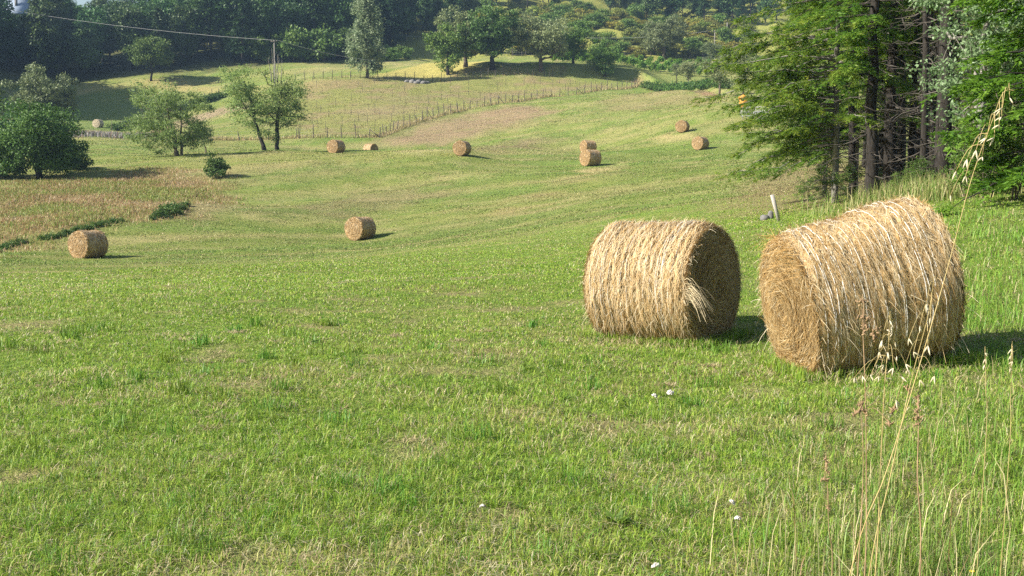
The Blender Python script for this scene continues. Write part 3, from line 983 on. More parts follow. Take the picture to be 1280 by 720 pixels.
needle_near = leaf_mat('needle_near', [(0, (.05, .13, .02)), (.35, (.11, .225, .03)), (.7, (.19, .295, .04)), (1, (.30, .365, .055))], .46, val=.12, hue=.012)
needle_right = leaf_mat('needle_right', [(0, (.05, .12, .014)), (.5, (.115, .225, .022)), (1, (.21, .34, .04))], .45, val=.1)


def curve(p0, p1, sag, n, r, wig=.04):
    """a crooked line between two points"""
    t = np.linspace(0, 1, n)[:, None]
    L = np.linalg.norm(np.asarray(p1) - p0)
    P = np.asarray(p0) * (1 - t) + np.asarray(p1) * t
    P[:, 2] += (sag * L * 4 * t * (1 - t))[:, 0]
    w_ = r.normal(0, wig * L, (n, 3)) * np.sin(t * PI)
    return P + w_


def broadleaf(seed, H, rx, rz, zc, trunk_r, nclump, nleaf, leaf, lw, rc, mats, ztrunk=.35, lean=(0, 0), airy=0.0, flat=.75, stems=1, nlimb=9, shape=None, up=.35, spread=.5):
    """trunk(s) with limbs and a crown of many small leaf faces in clumps; returns (trunk mesh, crown mesh)"""
    r = np.random.default_rng(seed)
    # clump centres filling an uneven ellipsoid, denser to the outside
    C = []
    while len(C) < nclump:
        d = rand_dirs(1, r)[0]; f = r.random() ** .42
        lob = .50 + .95 * fbm(np.array([d[0] * 1.7 + seed]), np.array([d[1] * 1.7 + d[2] * 2.3]), seed, 3)[0]
        p = np.array([d[0] * rx * f * lob, d[1] * rx * f * lob, zc + d[2] * rz * f * lob])
        if shape is not None:
            k = shape((p[2] - (zc - rz)) / (2 * rz)); p[:2] *= k
        p[0] += lean[0] * p[2] / H; p[1] += lean[1] * p[2] / H
        C.append(p)
    C = np.array(C)
    tb = MB()
    bases = []
    for s_ in range(stems):
        a = r.random() * 2 * PI
        off = np.array([math.cos(a), math.sin(a), 0]) * (spread * .25 * rx if stems > 1 else 0)
        top = np.array([lean[0] * .7 + off[0] * 2, lean[1] * .7 + off[1] * 2, zc + rz * .45])
        P = curve(off * .6 + np.array([0, 0, -.3]), top, 0, 9, r, .018)
        rad = trunk_r * (1 if stems == 1 else .7) * np.linspace(1.15, .22, 9); rad[0] *= 1.35
        tb.tube(P, rad, 7)
        bases.append((P, rad))
    order = r.permutation(nclump)[:min(nclump, nlimb * stems)]
    for k in order:
        P, rad = bases[r.integers(len(bases))]
        j = int(np.clip(np.searchsorted(P[:, 2], min(C[k][2] - abs(r.normal(0, .12)) * H, zc + .2 * rz)), 2, 7))
        L = curve(P[j], C[k], -.04 * r.random(), 6, r, .05)
        tb.tube(L, np.linspace(rad[j] * .55, .012 * H * .25 + .01, 6), 5)
        for m_ in range(2):
            q = C[k] + rand_dirs(1, r)[0] * rc * 1.3
            tb.tube(curve(L[3 + m_ % 2], q, .03, 4, r, .06), np.linspace(rad[j] * .22, .01, 4), 4)
    # leaves
    ci = r.integers(nclump, size=nleaf)
    size = rc * r.uniform(.55, 1.35, nclump)
    off = r.normal(size=(nleaf, 3)) * np.array([1, 1, flat])
    off = unit(off) * (r.random(nleaf) ** (.45 if airy < .5 else .8))[:, None]
    P = C[ci] + off * size[ci][:, None] * np.array([1, 1, flat])
    ax = unit(rand_dirs(nleaf, r) + off * .6 + np.array([0, 0, -.25]))
    nr = unit(rand_dirs(nleaf, r) * .8 + off * .5 + np.array([0, 0, up]))
    tone = r.random(nclump)
    var = np.clip(.5 + .33 * (tone[ci] - .5) + r.normal(0, .2, nleaf), 0, 1)
    V, q, a = cards(P, ax, nr, leaf * r.uniform(.6, 1.3, nleaf), lw * r.uniform(.6, 1.3, nleaf), var)
    lo = .05 * H
    V[:, 2] = np.maximum(V[:, 2], lo * .3)
    return tb.mesh('trunk', mats[0], True), mk_mesh('crown', V, [q], mats[1], {'var': a})


def tree_thing(name, meshes, loc, rz=0, sc_=1, label=None, cat='tree', group=None):
    o = empty(name, np.asarray(loc) - np.array([0, 0, .05]), rz)
    o.scale = (sc_,) * 3 if np.ndim(sc_) == 0 else sc_
    ob('trunk', meshes[0], o); ob('crown', meshes[1], o)
    tag(o, label, cat, group)
    return o


# --- left of the field
darkbush = broadleaf(301, 6.6, 3.5, 2.9, 3.3, .22, 135, 23000, .24, .15, .9, (dark_bark, leaf_dark), stems=3, nlimb=6)
tree_thing('broadleaf_tree', darkbush, at(52, 223), .5, .92, 'big rounded dark green tree, leafy to the ground, behind the reddish meadow')
lo_bush = broadleaf(303, 2.2, 1.5, 1.0, 1.0, .06, 40, 3500, .2, .12, .5, (dark_bark, leaf_dark), stems=3, nlimb=4)
tree_thing('bush', lo_bush, at(92, 212), 0, 1.0, 'low leafy bush tucked against the right foot of the big dark tree', 'bush')
tree_thing('bush', lo_bush, at(-4, 222), 2, 1.25, 'dark bush cut by the left picture edge beside the big dark tree', 'bush')
roundtree = broadleaf(305, 9.5, 4.3, 3.7, 5.6, .28, 110, 15000, .34, .22, 1.0, (dark_bark, leaf_olive), nlimb=12)
tree_thing('broadleaf_tree', roundtree, on(66, 166), 1.2, 1.0, 'grey green round crowned tree standing behind the big dark green one')
tree_thing('bush', lo_bush, on(8, 130), 1, 2.2, 'bright green bush between the small fir and the big dark tree', 'bush')

willow1 = broadleaf(307, 7.4, 4.3, 3.5, 3.4, .2, 100, 14000, .30, .09, 1.0, (bark_mat, leaf_willow), stems=3, nlimb=7, airy=.7, lean=(-1.2, 0), spread=.6)
tree_thing('willow', willow1, at(222, 194.5), .2, 1.0, 'bushy pale willow leaning left, without a clear trunk')
shrub2 = broadleaf(308, 4.2, 1.1, 1.5, 2.3, .09, 34, 2300, .24, .09, .55, (bark_mat, leaf_olive), airy=.7, lean=(-.9, 0), nlimb=8)
tree_thing('broadleaf_tree', shrub2, at(258, 191), 0, 1.0, 'thin leaning young tree between the bushy willow and the small dark bush')
willow2 = broadleaf(309, 8.6, 2.3, 3.3, 5.2, .2, 54, 5600, .30, .085, .95, (dark_bark, leaf_willow), lean=(-2.6, 0), airy=.7, nlimb=10)
tree_thing('willow', willow2, at(331, 187.5), 0, 1.05, 'left one of the twin willows, slender trunk leaning left, yellow green crown')
willow3 = broadleaf(311, 8.2, 2.9, 3.4, 4.7, .24, 72, 6600, .30, .085, 1.0, (dark_bark, leaf_willow), stems=2, airy=.6, nlimb=9, spread=.3, lean=(.9, 0))
w3 = tree_thing('willow', willow3, at(347, 187.5), 1.0, 1.05, 'right one of the twin willows, with bare dead tops above its crown')
db = MB(); r = np.random.default_rng(5)
for k in range(5):
    a = np.array([r.normal(0, .35), r.normal(0, .3), 6.6]); b = a + np.array([r.normal(.05, .5), r.normal(0, .3), r.uniform(2.0, 3.6)])
    db.tube(curve(a, b, 0, 7, r, .02), np.linspace(.05, .012, 7), 5)
    for j in range(2):
        c_ = a + (b - a) * r.uniform(.4, .7); db.tube(curve(c_, c_ + np.array([r.normal(0, .4), r.normal(0, .3), r.uniform(.5, 1.1)]), 0, 4, r, .03), np.linspace(.025, .008, 4), 4)
ob('dead_branches', db.mesh('dead_branches', grey_bark, True), w3)
smallbush = broadleaf(313, 2.3, 1.0, 1.15, 1.05, .05, 26, 2200, .17, .10, .42, (dark_bark, leaf_dark), stems=3, nlimb=4)
tree_thing('bush', smallbush, at(272, 222), 0, 1.0, 'small dark bush alone at the right tip of the reddish meadow', 'bush')

lonetree = broadleaf(315, 9.0, 4.3, 2.9, 6.0, .22, 90, 11000, .40, .26, 1.1, (dark_bark, leaf_mid), nlimb=12)
tree_thing('broadleaf_tree', lonetree, at(189, 101), .3, 1.02, 'lone green tree with a spreading crown on the sunny strip before the dark wood')

poplar = broadleaf(317, 21, 3.9, 9.6, 11.0, .26, 150, 17000, .40, .28, 1.15, (bark_mat, leaf_poplar), nlimb=26, flat=1.25, shape=lambda t: .95 - .45 * max(0, t) ** 1.6, airy=.6)
tree_thing('poplar', poplar, at(459, 97.5), 0, (.98, .98, .86), 'tall silvery poplar standing on the fence line above the fenced field')

# --- oaks on the earth bank
oak1 = broadleaf(321, 11, 5.3, 4.5, 6.6, .40, 95, 12500, .38, .25, 1.15, (dark_bark, leaf_dark), nlimb=14)
oak2 = broadleaf(323, 11, 6.0, 4.5, 6.5, .40, 95, 13500, .38, .25, 1.15, (bark_mat, leaf_olive), nlimb=15)
oak3 = broadleaf(325, 9, 4.0, 4.1, 5.0, .26, 68, 8500, .36, .24, 1.0, (dark_bark, leaf_mid), nlimb=11)
GO = 'trees on the earth bank'
tree_thing('oak', oak3, at(560, 94), 0, 1.12, 'shaggy half bare oak leftmost on the earth bank, near the rock pile', group=GO)
tree_thing('oak', oak2, on(583, 238), 2.0, 1.04, 'pale leaved oak between the shaggy one and the darkest one', group=GO)
tree_thing('oak', oak1, at(616, 86), 0, 1.16, 'darkest and fullest oak on the left end of the earth bank', group=GO)
tree_thing('oak', oak2, at(676, 88.5), .7, 1.04, 'olive green oak with a pale trunk on the middle of the earth bank', group=GO)
tree_thing('oak', oak3, on(715, 242), 1.9, .98, 'blue green oak just right of the olive green one with the pale trunk', group=GO)
tree_thing('oak', oak3, on(754, 236), 3.3, .86, 'small dark oak low on the right shoulder of the earth bank', group=GO)
tree_thing('oak', oak2, on(826, 282), 4.0, .93, 'broad round oak at the right end of the dry strip above the vine rows', group=GO)
olive1 = broadleaf(327, 6.5, 2.6, 2.1, 4.3, .17, 48, 5200, .26, .11, .8, (bark_mat, leaf_olive), airy=.7, nlimb=10)
GV = 'small trees right of the vine rows'
tree_thing('olive_tree', olive1, at(899, 124), 0, 1.0, 'grey leaved tree with a dark bent trunk beside the orange hut', 'tree', GV)
tree_thing('olive_tree', olive1, on(924, 152), 2.2, 1.05, 'grey leaved tree right behind the orange hut', 'tree', GV)
tree_thing('olive_tree', olive1, at(860, 110), 1, .78, 'thin little tree on the bank left of the bent grey one', 'tree', GV)
tree_thing('olive_tree', olive1, on(842, 236), 3, .62, 'bright green sapling beside the low hedge on the bank', 'tree', GV)
tree_thing('olive_tree', olive1, on(884, 262), 2.6, 1.0, 'silver grey tree above the dry strip near the conifers', 'tree', GV)


# --- far conifers and wood trees
def far_fir(seed, H, rb, n, L, W, mats, bare=.12, droop=-.25):
    r = np.random.default_rng(seed)
    tb = MB(); tb.tube(curve(np.array([0, 0, -.4]), np.array([0, 0, H]), 0, 7, r, .004), np.linspace(H * .017, .03, 7), 6)
    nb = int(H * 7)
    zb = H * (bare + (1 - bare) * r.random(nb) ** .9)
    az = r.random(nb) * 2 * PI
    Lb = rb * (1 - (zb / H)) ** .8 * r.uniform(.65, 1.2, nb) + .25
    ci = r.integers(nb, size=n)
    f = r.random(n) ** .6
    D = np.stack([np.cos(az), np.sin(az), np.full(nb, droop)], -1)
    P = np.stack([np.zeros(n), np.zeros(n), zb[ci]], -1) + D[ci] * (f * Lb[ci])[:, None]
    P += r.normal(size=(n, 3)) * np.array([1, 1, .35]) * (.12 + .22 * Lb[ci] * f)[:, None] * .6
    ax = unit(D[ci] + r.normal(0, .5, (n, 3)))
    nr = unit(np.array([0, 0, 1]) + r.normal(0, .5, (n, 3)))
    for k in range(0, nb, 3):
        tb.tube(np.array([[0, 0, zb[k]], [0, 0, zb[k]] + D[k] * Lb[k] * .9]), [.035, .012], 4)
    V, q, a = cards(P, ax, nr, L * r.uniform(.6, 1.3, n), W * r.uniform(.6, 1.3, n), np.clip(.45 + r.normal(0, .22, n) + .2 * (f - .5), 0, 1))
    return tb.mesh('trunk', mats[0], True), mk_mesh('crown', V, [q], mats[1], {'var': a})


smallfir = far_fir(331, 6.2, 1.7, 3600, .3, .1, (dark_bark, leaf_mid), .06)
tree_thing('fir', smallfir, on(8, 148), 0, 1.15, 'small tiered fir at the left picture edge')

GF = 'trees of the shaded wood on the far left slope'
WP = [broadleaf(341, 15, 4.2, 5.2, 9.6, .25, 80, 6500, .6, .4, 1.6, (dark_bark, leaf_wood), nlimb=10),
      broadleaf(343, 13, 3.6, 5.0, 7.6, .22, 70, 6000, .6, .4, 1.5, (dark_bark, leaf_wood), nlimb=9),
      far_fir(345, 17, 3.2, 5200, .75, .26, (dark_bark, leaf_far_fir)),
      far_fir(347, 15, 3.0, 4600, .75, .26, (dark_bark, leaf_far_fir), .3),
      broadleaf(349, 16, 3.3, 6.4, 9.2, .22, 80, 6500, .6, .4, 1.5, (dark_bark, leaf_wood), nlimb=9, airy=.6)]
WR = [None] * len(WP)
KIND = ['broadleaf_tree', 'broadleaf_tree', 'fir', 'fir', 'broadleaf_tree']
WLAB = ['broad leafy tree in the dark shaded wood on the far left slope', 'low crowned leafy tree in the dark shaded wood on the far left slope',
        'dark pointed fir in the dark shaded wood on the far left slope', 'bare stemmed fir in the dark shaded wood on the far left slope',
        'tall loose crowned tree in the dark shaded wood on the far left slope']


def wood_tree(k, loc, rz, s_, label, group):
    if WR[k] is None:
        WR[k] = tree_thing(KIND[k], WP[k], loc, rz, s_, label, 'tree', group)
        return WR[k]
    return dup(WR[k], np.asarray(loc) - np.array([0, 0, .05]), rz, s_, label, group)


r = np.random.default_rng(77)
placed = []


def try_place(x, y, gap):
    for a, b in placed:
        if (a - x) ** 2 + (b - y) ** 2 < gap * gap: return False
    placed.append((x, y)); return True


wood_edge = np.array([(-160, 176), (-126, 205), (-114, 226), (-110, 238), (-98, 246), (-82, 253), (-66, 258), (-52, 262), (-36, 272), (-28, 296), (-20, 330), (-34, 345), (-60, 318), (-80, 306), (-120, 300), (-160, 296), (-190, 240)])
tries = 0; cnt = 0
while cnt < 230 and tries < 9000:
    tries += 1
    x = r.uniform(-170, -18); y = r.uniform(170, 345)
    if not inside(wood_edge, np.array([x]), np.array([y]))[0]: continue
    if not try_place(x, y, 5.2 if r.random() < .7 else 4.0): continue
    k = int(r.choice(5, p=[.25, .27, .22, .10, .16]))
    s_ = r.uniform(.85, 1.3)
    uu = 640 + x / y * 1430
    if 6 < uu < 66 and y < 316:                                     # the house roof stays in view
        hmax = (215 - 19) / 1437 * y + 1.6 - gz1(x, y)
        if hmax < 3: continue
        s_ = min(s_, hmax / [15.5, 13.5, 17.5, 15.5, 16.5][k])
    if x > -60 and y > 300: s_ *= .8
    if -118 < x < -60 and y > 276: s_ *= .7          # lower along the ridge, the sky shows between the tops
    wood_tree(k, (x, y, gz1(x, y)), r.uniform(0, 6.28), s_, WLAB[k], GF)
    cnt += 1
# trees out of frame on the left whose shade lies on the meadow
for x, y in [(-106, 187), (-101, 187), (-104, 193), (-106, 201), (-113, 208), (-118, 214), (-112, 186), (-114, 196), (-122, 220)]:
    if try_place(x, y, 2.5):
        wood_tree(int(r.choice([0, 1, 4])), (x, y, gz1(x, y)), r.uniform(0, 6), r.uniform(1.6, 2.0), 'leafy tree at the front edge of the dark shaded wood, left of the meadow', GF)

# upper hillside: pines and leafy trees on top, scattered shrubs below
GH = 'trees along the top of the scrubby hillside'
HLAB = ['leafy tree along the top of the scrubby hillside', 'low crowned leafy tree along the top of the scrubby hillside', 'pointed fir along the top of the scrubby hillside',
        'bare stemmed fir along the top of the scrubby hillside', 'loose crowned tree along the top of the scrubby hillside']
cnt = 0; tries = 0
while cnt < 120 and tries < 7000:
    tries += 1
    u = r.uniform(470, 1060); d = r.uniform(318, 430)
    x, y = on(u, d)[:2]
    edge = 366 - (40 if u < 560 else 0) - (18 if u > 840 else 0) + (26 if 690 < u < 800 else 0)
    if d < edge + r.normal(0, 8): continue
    if not try_place(x, y, 5.2): continue
    k = int(r.choice(5, p=[.28, .22, .12, .22, .16]))
    wood_tree(k, (x, y, gz1(x, y)), r.uniform(0, 6.28), r.uniform(.6, 1.0), HLAB[k], GH)
    cnt += 1
GL = 'dark trees behind the poplar'
for u, d, k, s_ in [(395, 318, 2, .8), (410, 306, 0, .7), (425, 322, 1, .8), (440, 312, 4, .8), (470, 316, 2, .9), (488, 320, 1, .75), (505, 325, 2, .8), (380, 325, 1, .8), (520, 318, 0, .62), (535, 314, 4, .75), (548, 306, 2, .8), (565, 312, 4, .8), (585, 318, 0, .75), (455, 330, 0, .9), (360, 318, 0, .7), (345, 330, 1, .8)]:
    x, y = on(u, d)[:2]
    if try_place(x, y, 3): wood_tree(k, (x, y, gz1(x, y)), r.uniform(0, 6), s_, ['leafy tree', 'low crowned tree', 'dark fir', 'bare fir', 'loose crowned tree'][k] + ' in the dark belt behind the silvery poplar', GL)

scr = [broadleaf(361, 3.2, 1.9, 1.25, 1.5, .07, 34, 1900, .36, .24, .7, (bark_mat, leaf_scrub), stems=3, nlimb=4),
       broadleaf(363, 2.4, 1.8, .9, 1.05, .06, 30, 1700, .34, .16, .6, (bark_mat, leaf_broom), stems=3, nlimb=4),
       broadleaf(365, 4.2, 2.2, 1.7, 2.2, .10, 40, 2400, .38, .25, .8, (bark_mat, leaf_mid), stems=2, nlimb=5)]
SR = [None] * 3
SL = ['olive green shrub on the scrubby hillside', 'yellow flowering broom shrub on the scrubby hillside', 'fresh green bush on the scrubby hillside']
cnt = 0; tries = 0
while cnt < 270 and tries < 9000:
    tries += 1
    u = r.uniform(585, 930); d = r.uniform(283, 372)
    x, y = on(u, d)[:2]
    if not try_place(x, y, 2.5): continue
    k = int(r.choice(3, p=[.45, .38, .17])); s_ = r.uniform(.6, 1.3)
    g_ = 'shrubs on the scrubby hillside'
    if SR[k] is None: SR[k] = tree_thing('shrub', scr[k], (x, y, gz1(x, y)), 0, s_, SL[k], 'shrub', g_)
    else: dup(SR[k], (x, y, gz1(x, y) - .1), r.uniform(0, 6.28), (s_ * 1.15, s_ * 1.15, s_ * r.uniform(.7, 1)), SL[k], g_)
    cnt += 1

# bramble bank under the road
GBk = 'bushes of the bank below the road'
for i in range(44):
    u = 296 + i * 4.9 + r.normal(0, 2)
    d = 262 + r.uniform(0, 16) + max(0, (u - 430)) * .05
    if u > 480: d = 262 + r.uniform(0, 9)
    s_ = r.uniform(1.2, 1.9) * (1.0 if u < 440 else .7)
    p_ = on(u, d)
    k = 2 if u > 470 else 0
    if k == 2:
        dup(SR[2], p_ - np.array([0, 0, .2]), r.uniform(0, 6.28), s_ * .62, 'sunlit green bush of the hedge right of the poplar, below the upper road fence', GBk)
    else:
        dup(SR[2], p_ - np.array([0, 0, .2]), r.uniform(0, 6.28), s_, 'dark bush of the overgrown bank left of the poplar, under the overhead wire', GBk)

# low dark hedge strip under the reddish meadow
hb = broadleaf(371, .9, .8, .42, .42, .03, 26, 1500, .13, .09, .3, (dark_bark, leaf_dark), stems=3, nlimb=3)
HB = None
line = [(-6, 316), (5, 312), (10, 309), (16, 307), (24, 305), (31, 304), (52, 300), (62, 299), (70, 297), (76, 296), (97, 290), (110, 287), (130, 282), (190, 275), (199, 272), (83, 293), (106, 288), (116, 284), (124, 283), (141, 279), (150, 277), (206, 269), (214, 264), (221, 268), (227, 262), (232, 258)]
for i, (u, v) in enumerate(line):
    p_ = at(u, v)
    s_ = r.uniform(.75, 1.25) * (.6 if u > 190 else .42)
    if HB is None: HB = tree_thing('low_bush', hb, p_, 0, s_, None, 'bush', 'low hedge strip under the reddish meadow'); o = HB
    else: o = dup(HB, p_ - np.array([0, 0, .08]), r.uniform(0, 6.28), s_)
    o['label'] = 'low dark bush of the hedge strip below the reddish meadow' if u < 180 else 'dark bush of the thick clump at the right end of the hedge strip'
# hedge beside the path on the far left
for i in range(22):
    t_ = i / 21
    if .42 < t_ < .56: continue
    u = 146 + t_ * 140; v = 163 - t_ * 44
    p_ = at(u, v)
    dup(HB, p_ - np.array([0, 0, .1]), r.uniform(0, 6.28), r.uniform(1.2, 1.7), 'dark bush of the hedge running beside the brown path on the far left', 'hedge beside the brown path')
# low hedge on the earth bank at the right
for i in range(12):
    p_ = on(806 + i * 8.5, 226 - i * 4.0)
    dup(HB, p_ - np.array([0, 0, .1]), r.uniform(0, 6.28), r.uniform(1.5, 2.3), 'dark bush of the low hedge on top of the earth bank right of the oaks', 'low hedge on the earth bank')

# vine rows above the earth bank
leaf_vine = leaf_mat('leaf_vine', [(0, (.10, .20, .03)), (.5, (.17, .31, .045)), (1, (.27, .42, .08))], .4)
vine = broadleaf(375, 1.6, .7, .55, 1.0, .04, 20, 800, .24, .18, .34, (dark_bark, leaf_vine), nlimb=4)
VN = None
for row in range(4):
    for i in range(17):
        u = 690 + i * 12.0 + row * 4
        d = 250 + row * 7
        p_ = on(u, d)
        if VN is None: VN = tree_thing('vine', vine, p_, 0, 1, None, 'vine', 'vine rows above the earth bank'); o = VN
        else: o = dup(VN, p_, r.uniform(0, 6.28), r.uniform(.85, 1.25))
        o['label'] = 'leafy vine in the green rows between the earth bank and the dry strip'

# ------------------------------------------------------------------ the conifer wood on the right
dead_mat = noise_mat('dead_twigs', [(.3, (.05, .042, .036)), (.6, (.12, .105, .09)), (.85, (.26, .24, .21))], 1.3, bump=0)


def conifer(seed, H, tr, rb, dead_to, live_from, nbr, needles=True, side=None, mats=None, L=.15, W=.05, dens=1.0):
    """tall conifer: trunk, dead lower limbs, drooping living limbs with flat needle sprays"""
    r = np.random.default_rng(seed)
    tb = MB()
    P = curve(np.array([0, 0, -.4]), np.array([r.normal(0, .15), r.normal(0, .15), H]), 0, 14, r, .003)
    rad = tr * np.linspace(1.1, .15, 14); rad[0] *= 1.3
    tb.tube(P, rad, 10)
    db = MB()
    nd = int((dead_to - .5) * 9)
    for k in range(nd):
        z = r.uniform(.6, dead_to); a = r.random() * 2 * PI
        l = r.uniform(.5, 1.9)
        b0 = np.array([0, 0, z]); b1 = b0 + np.array([math.cos(a) * l, math.sin(a) * l, r.normal(-.12, .18) * l])
        C = curve(b0, b1, -.05, 6, r, .03)
        db.tube(C, np.linspace(.016, .004, 6), 4)
        for j in range(3):
            i_ = r.integers(2, 5); q = C[i_] + unit(rand_dirs(1, r)[0] + (b1 - b0)) * r.uniform(.15, .5)
            db.tube(curve(C[i_], q, 0, 3, r, .05), [.007, .005, .003], 3)
    Ps = []; As = []; Ns = []; vs = []
    lim = MB()
    for k in range(nbr):
        z = live_from + (H - live_from - .3) * (k + r.random()) / nbr
        a = r.random() * 2 * PI
        if side is not None and r.random() < (.8 if z < live_from + 2.5 else .4): a = side + r.normal(0, .6)
        f = (z - live_from) / (H - live_from)
        l = rb * (1 - f) ** .7 * r.uniform(.55, 1.15) + .3
        if f < .2: l *= .75 + f
        dirh = np.array([math.cos(a), math.sin(a), 0])
        t = np.linspace(0, 1, 9)
        C = np.array([0, 0, z])[None] + dirh[None] * (l * t)[:, None]
        C[:, 2] += l * (r.uniform(-.05, .22) * t - r.uniform(.15, .5) * t ** 2 + .12 * t ** 4)
        C += r.normal(0, .02, C.shape) * l * t[:, None]
        lim.tube(C, np.linspace(.012 + .008 * l, .004, 9), 4)
        sd_ = np.array([-dirh[1], dirh[0], 0])
        ntw = int(11 * l * dens)
        for j in range(ntw):
            tt = r.uniform(.22, 1.0); i_ = min(int(tt * 8), 7)
            b = C[i_] + (C[i_ + 1] - C[i_]) * (tt * 8 - i_)
            s_ = r.choice([-1, 1])
            tl = r.uniform(.22, .62) * (1.15 - .6 * tt) * (.6 + .2 * l)
            d_ = unit(dirh * .75 + sd_ * s_ * .8 + np.array([0, 0, r.normal(-.30, .28)]))
            m_ = int(13 * dens * (tl / .4) + 4)
            q = r.random(m_)
            base = b + d_[None] * (q * tl)[:, None] + np.array([0, 0, -.22])[None] * (q ** 2 * tl)[:, None]
            sgn = r.choice([-1, 1], m_)[:, None]
            sid = unit(np.cross(d_, np.array([0, 0, 1.0])))[None]
            ax = unit(d_[None] * .8 + sid * sgn * .65 + r.normal(0, .22, (m_, 3)))
            Ps.append(base + r.normal(0, .012, (m_, 3))); As.append(ax)
            Ns.append(np.array([0, 0, 1.0])[None] + r.normal(0, .4, (m_, 3)))
            tone = r.normal(.48, .16) + .22 * (tt - .6)
            vs.append(np.clip(tone + .3 * (q - .5) + r.normal(0, .1, m_), 0, 1))
    V, q, a = cards(np.concatenate(Ps), np.concatenate(As), np.concatenate(Ns), L * r.uniform(.6, 1.3, sum(len(p) for p in Ps)), W, np.concatenate(vs))
    return (tb.mesh('trunk', mats[0], True), db.mesh('dead_branches', dead_mat) if nd else None, lim.mesh('limbs', mats[0]), mk_mesh('needles', V, [q], mats[1], {'var': a}))


def conifer_thing(meshes, loc, rz, s_, label, group):
    o = empty('conifer', np.asarray(loc) - np.array([0, 0, .05]), rz)
    o.scale = (s_,) * 3
    for nme, me in zip(('trunk', 'dead_branches', 'limbs', 'needles'), meshes):
        if me is not None: ob(nme, me, o)
    tag(o, label, 'conifer', group)
    return o


CM = (dark_bark, needle_near)
CA = conifer(401, 12.5, .10, 4.5, 2.6, 1.9, 112, side=PI, mats=(grey_bark, needle_near), L=.15, W=.032, dens=1.35)
CB = conifer(403, 13.5, .19, 2.7, 3.6, 3.3, 62, side=PI, mats=CM, L=.15, W=.032, dens=1.35)
CC = conifer(405, 12.0, .13, 2.1, 4.4, 3.8, 46, mats=CM, L=.15, W=.032, dens=1.3)
CD = conifer(407, 13.0, .21, 2.4, 5.0, 5.2, 40, mats=CM, L=.15, W=.032, dens=1.3)
CE = conifer(409, 9.0, .09, 1.9, .9, .5, 74, mats=(dark_bark, needle_right), dens=1.15)
GW = 'conifers of the near wood'
FIRST = [  # column, depth, kind, turn, size, label
    (1041, 37, CA, .0, .98, 'front conifer on the left edge of the wood, thin pale stem, long boughs'),
    (1085, 34, CB, 1.0, 1.0, 'thick brown trunked conifer second from the left edge of the wood'),
    (1107, 35.5, CD, 2.0, .92, 'leaning dark trunked conifer right behind the thick brown one'),
    (1122, 38, CC, .4, 1.1, 'slim conifer between the leaning dark trunk and the pair of thin stems'),
    (1134, 36, CC, 3.0, .95, 'conifer with mossy trunk in the middle of the wood edge'),
    (1172, 29, CD, 4.0, 1.0, 'thickest grey barked conifer, at the right of the thin stems'),
    (1096, 43, CB, 4.4, .95, 'dense conifer behind the leaning dark trunk'),
    (1062, 41, CC, 2.2, 1.05, 'slender conifer between the pale thin stem and the thick brown trunk'),
    (1141, 42, CB, 5.2, .95, 'dense conifer behind the mossy trunk in the middle of the wood edge'),
    (1118, 47, CC, 1.2, 1.15, 'tall slim conifer far behind the leaning dark trunk'),
    (1066, 44, CA, PI * .1, 1.0, 'conifer set back behind the left edge of the wood, with pale grey stem'),
    (1284, 22.5, CE, 0, 1.0, 'bright green young conifer with boughs to the ground at the right picture edge'),
    (1240, 27, CE, 2, .62, 'small fresh green conifer at the foot of the thick grey trunk'),
]
CR = {}
for u, d, k, a, s_, lab in FIRST:
    p_ = on(u, d)
    if id(k) in CR: dup(CR[id(k)], p_ - np.array([0, 0, .05]), a, s_, lab, GW)
    else: CR[id(k)] = conifer_thing(k, p_, a, s_, lab, GW)
dup(CR[id(CE)], on(1302, 21) - np.array([0, 0, .05]), 1.7, 1.05, 'bright green conifer cut by the right picture edge', GW)
dup(CR[id(CA)], on(1028, 46) - np.array([0, 0, .05]), .8, .88, 'conifer behind the front one, its boughs reaching furthest over the field', GW)

# slender trunks, mostly bare, filling the inside of the wood
pole = conifer(411, 11.5, .085, 1.5, 6.0, 6.2, 26, mats=CM, dens=.8)
PR = None
r = np.random.default_rng(91)
spots = [(1148, 32), (1154, 35), (1160, 33), (1183, 36), (1190, 42)]
while len(spots) < 27:
    u = r.uniform(1040, 1420); d = r.uniform(38, 92)
    if (u - 640) / 1437 * d < 15 and d > 60: continue
    spots.append((u, d))
for i, (u, d) in enumerate(spots):
    p_ = on(u, d); s_ = r.uniform(.85, 1.25)
    lab = 'thin bare stem of the close trio before the thick grey trunk' if i < 3 else 'thin half dead conifer stem inside the near wood'
    if PR is None:
        PR = conifer_thing(pole, p_, 0, s_, lab, 'thin stems inside the near wood')
    elif r.random() < .18 and i > 4:
        dup(CR[id(CB)] if r.random() < .5 else CR[id(CC)], p_, r.uniform(0, 6.28), s_ * .95, 'conifer deep inside the near wood, behind the thin stems', 'conifers deep inside the near wood')
    else:
        dup(PR, p_, r.uniform(0, 6.28), s_, lab, 'thin stems inside the near wood')

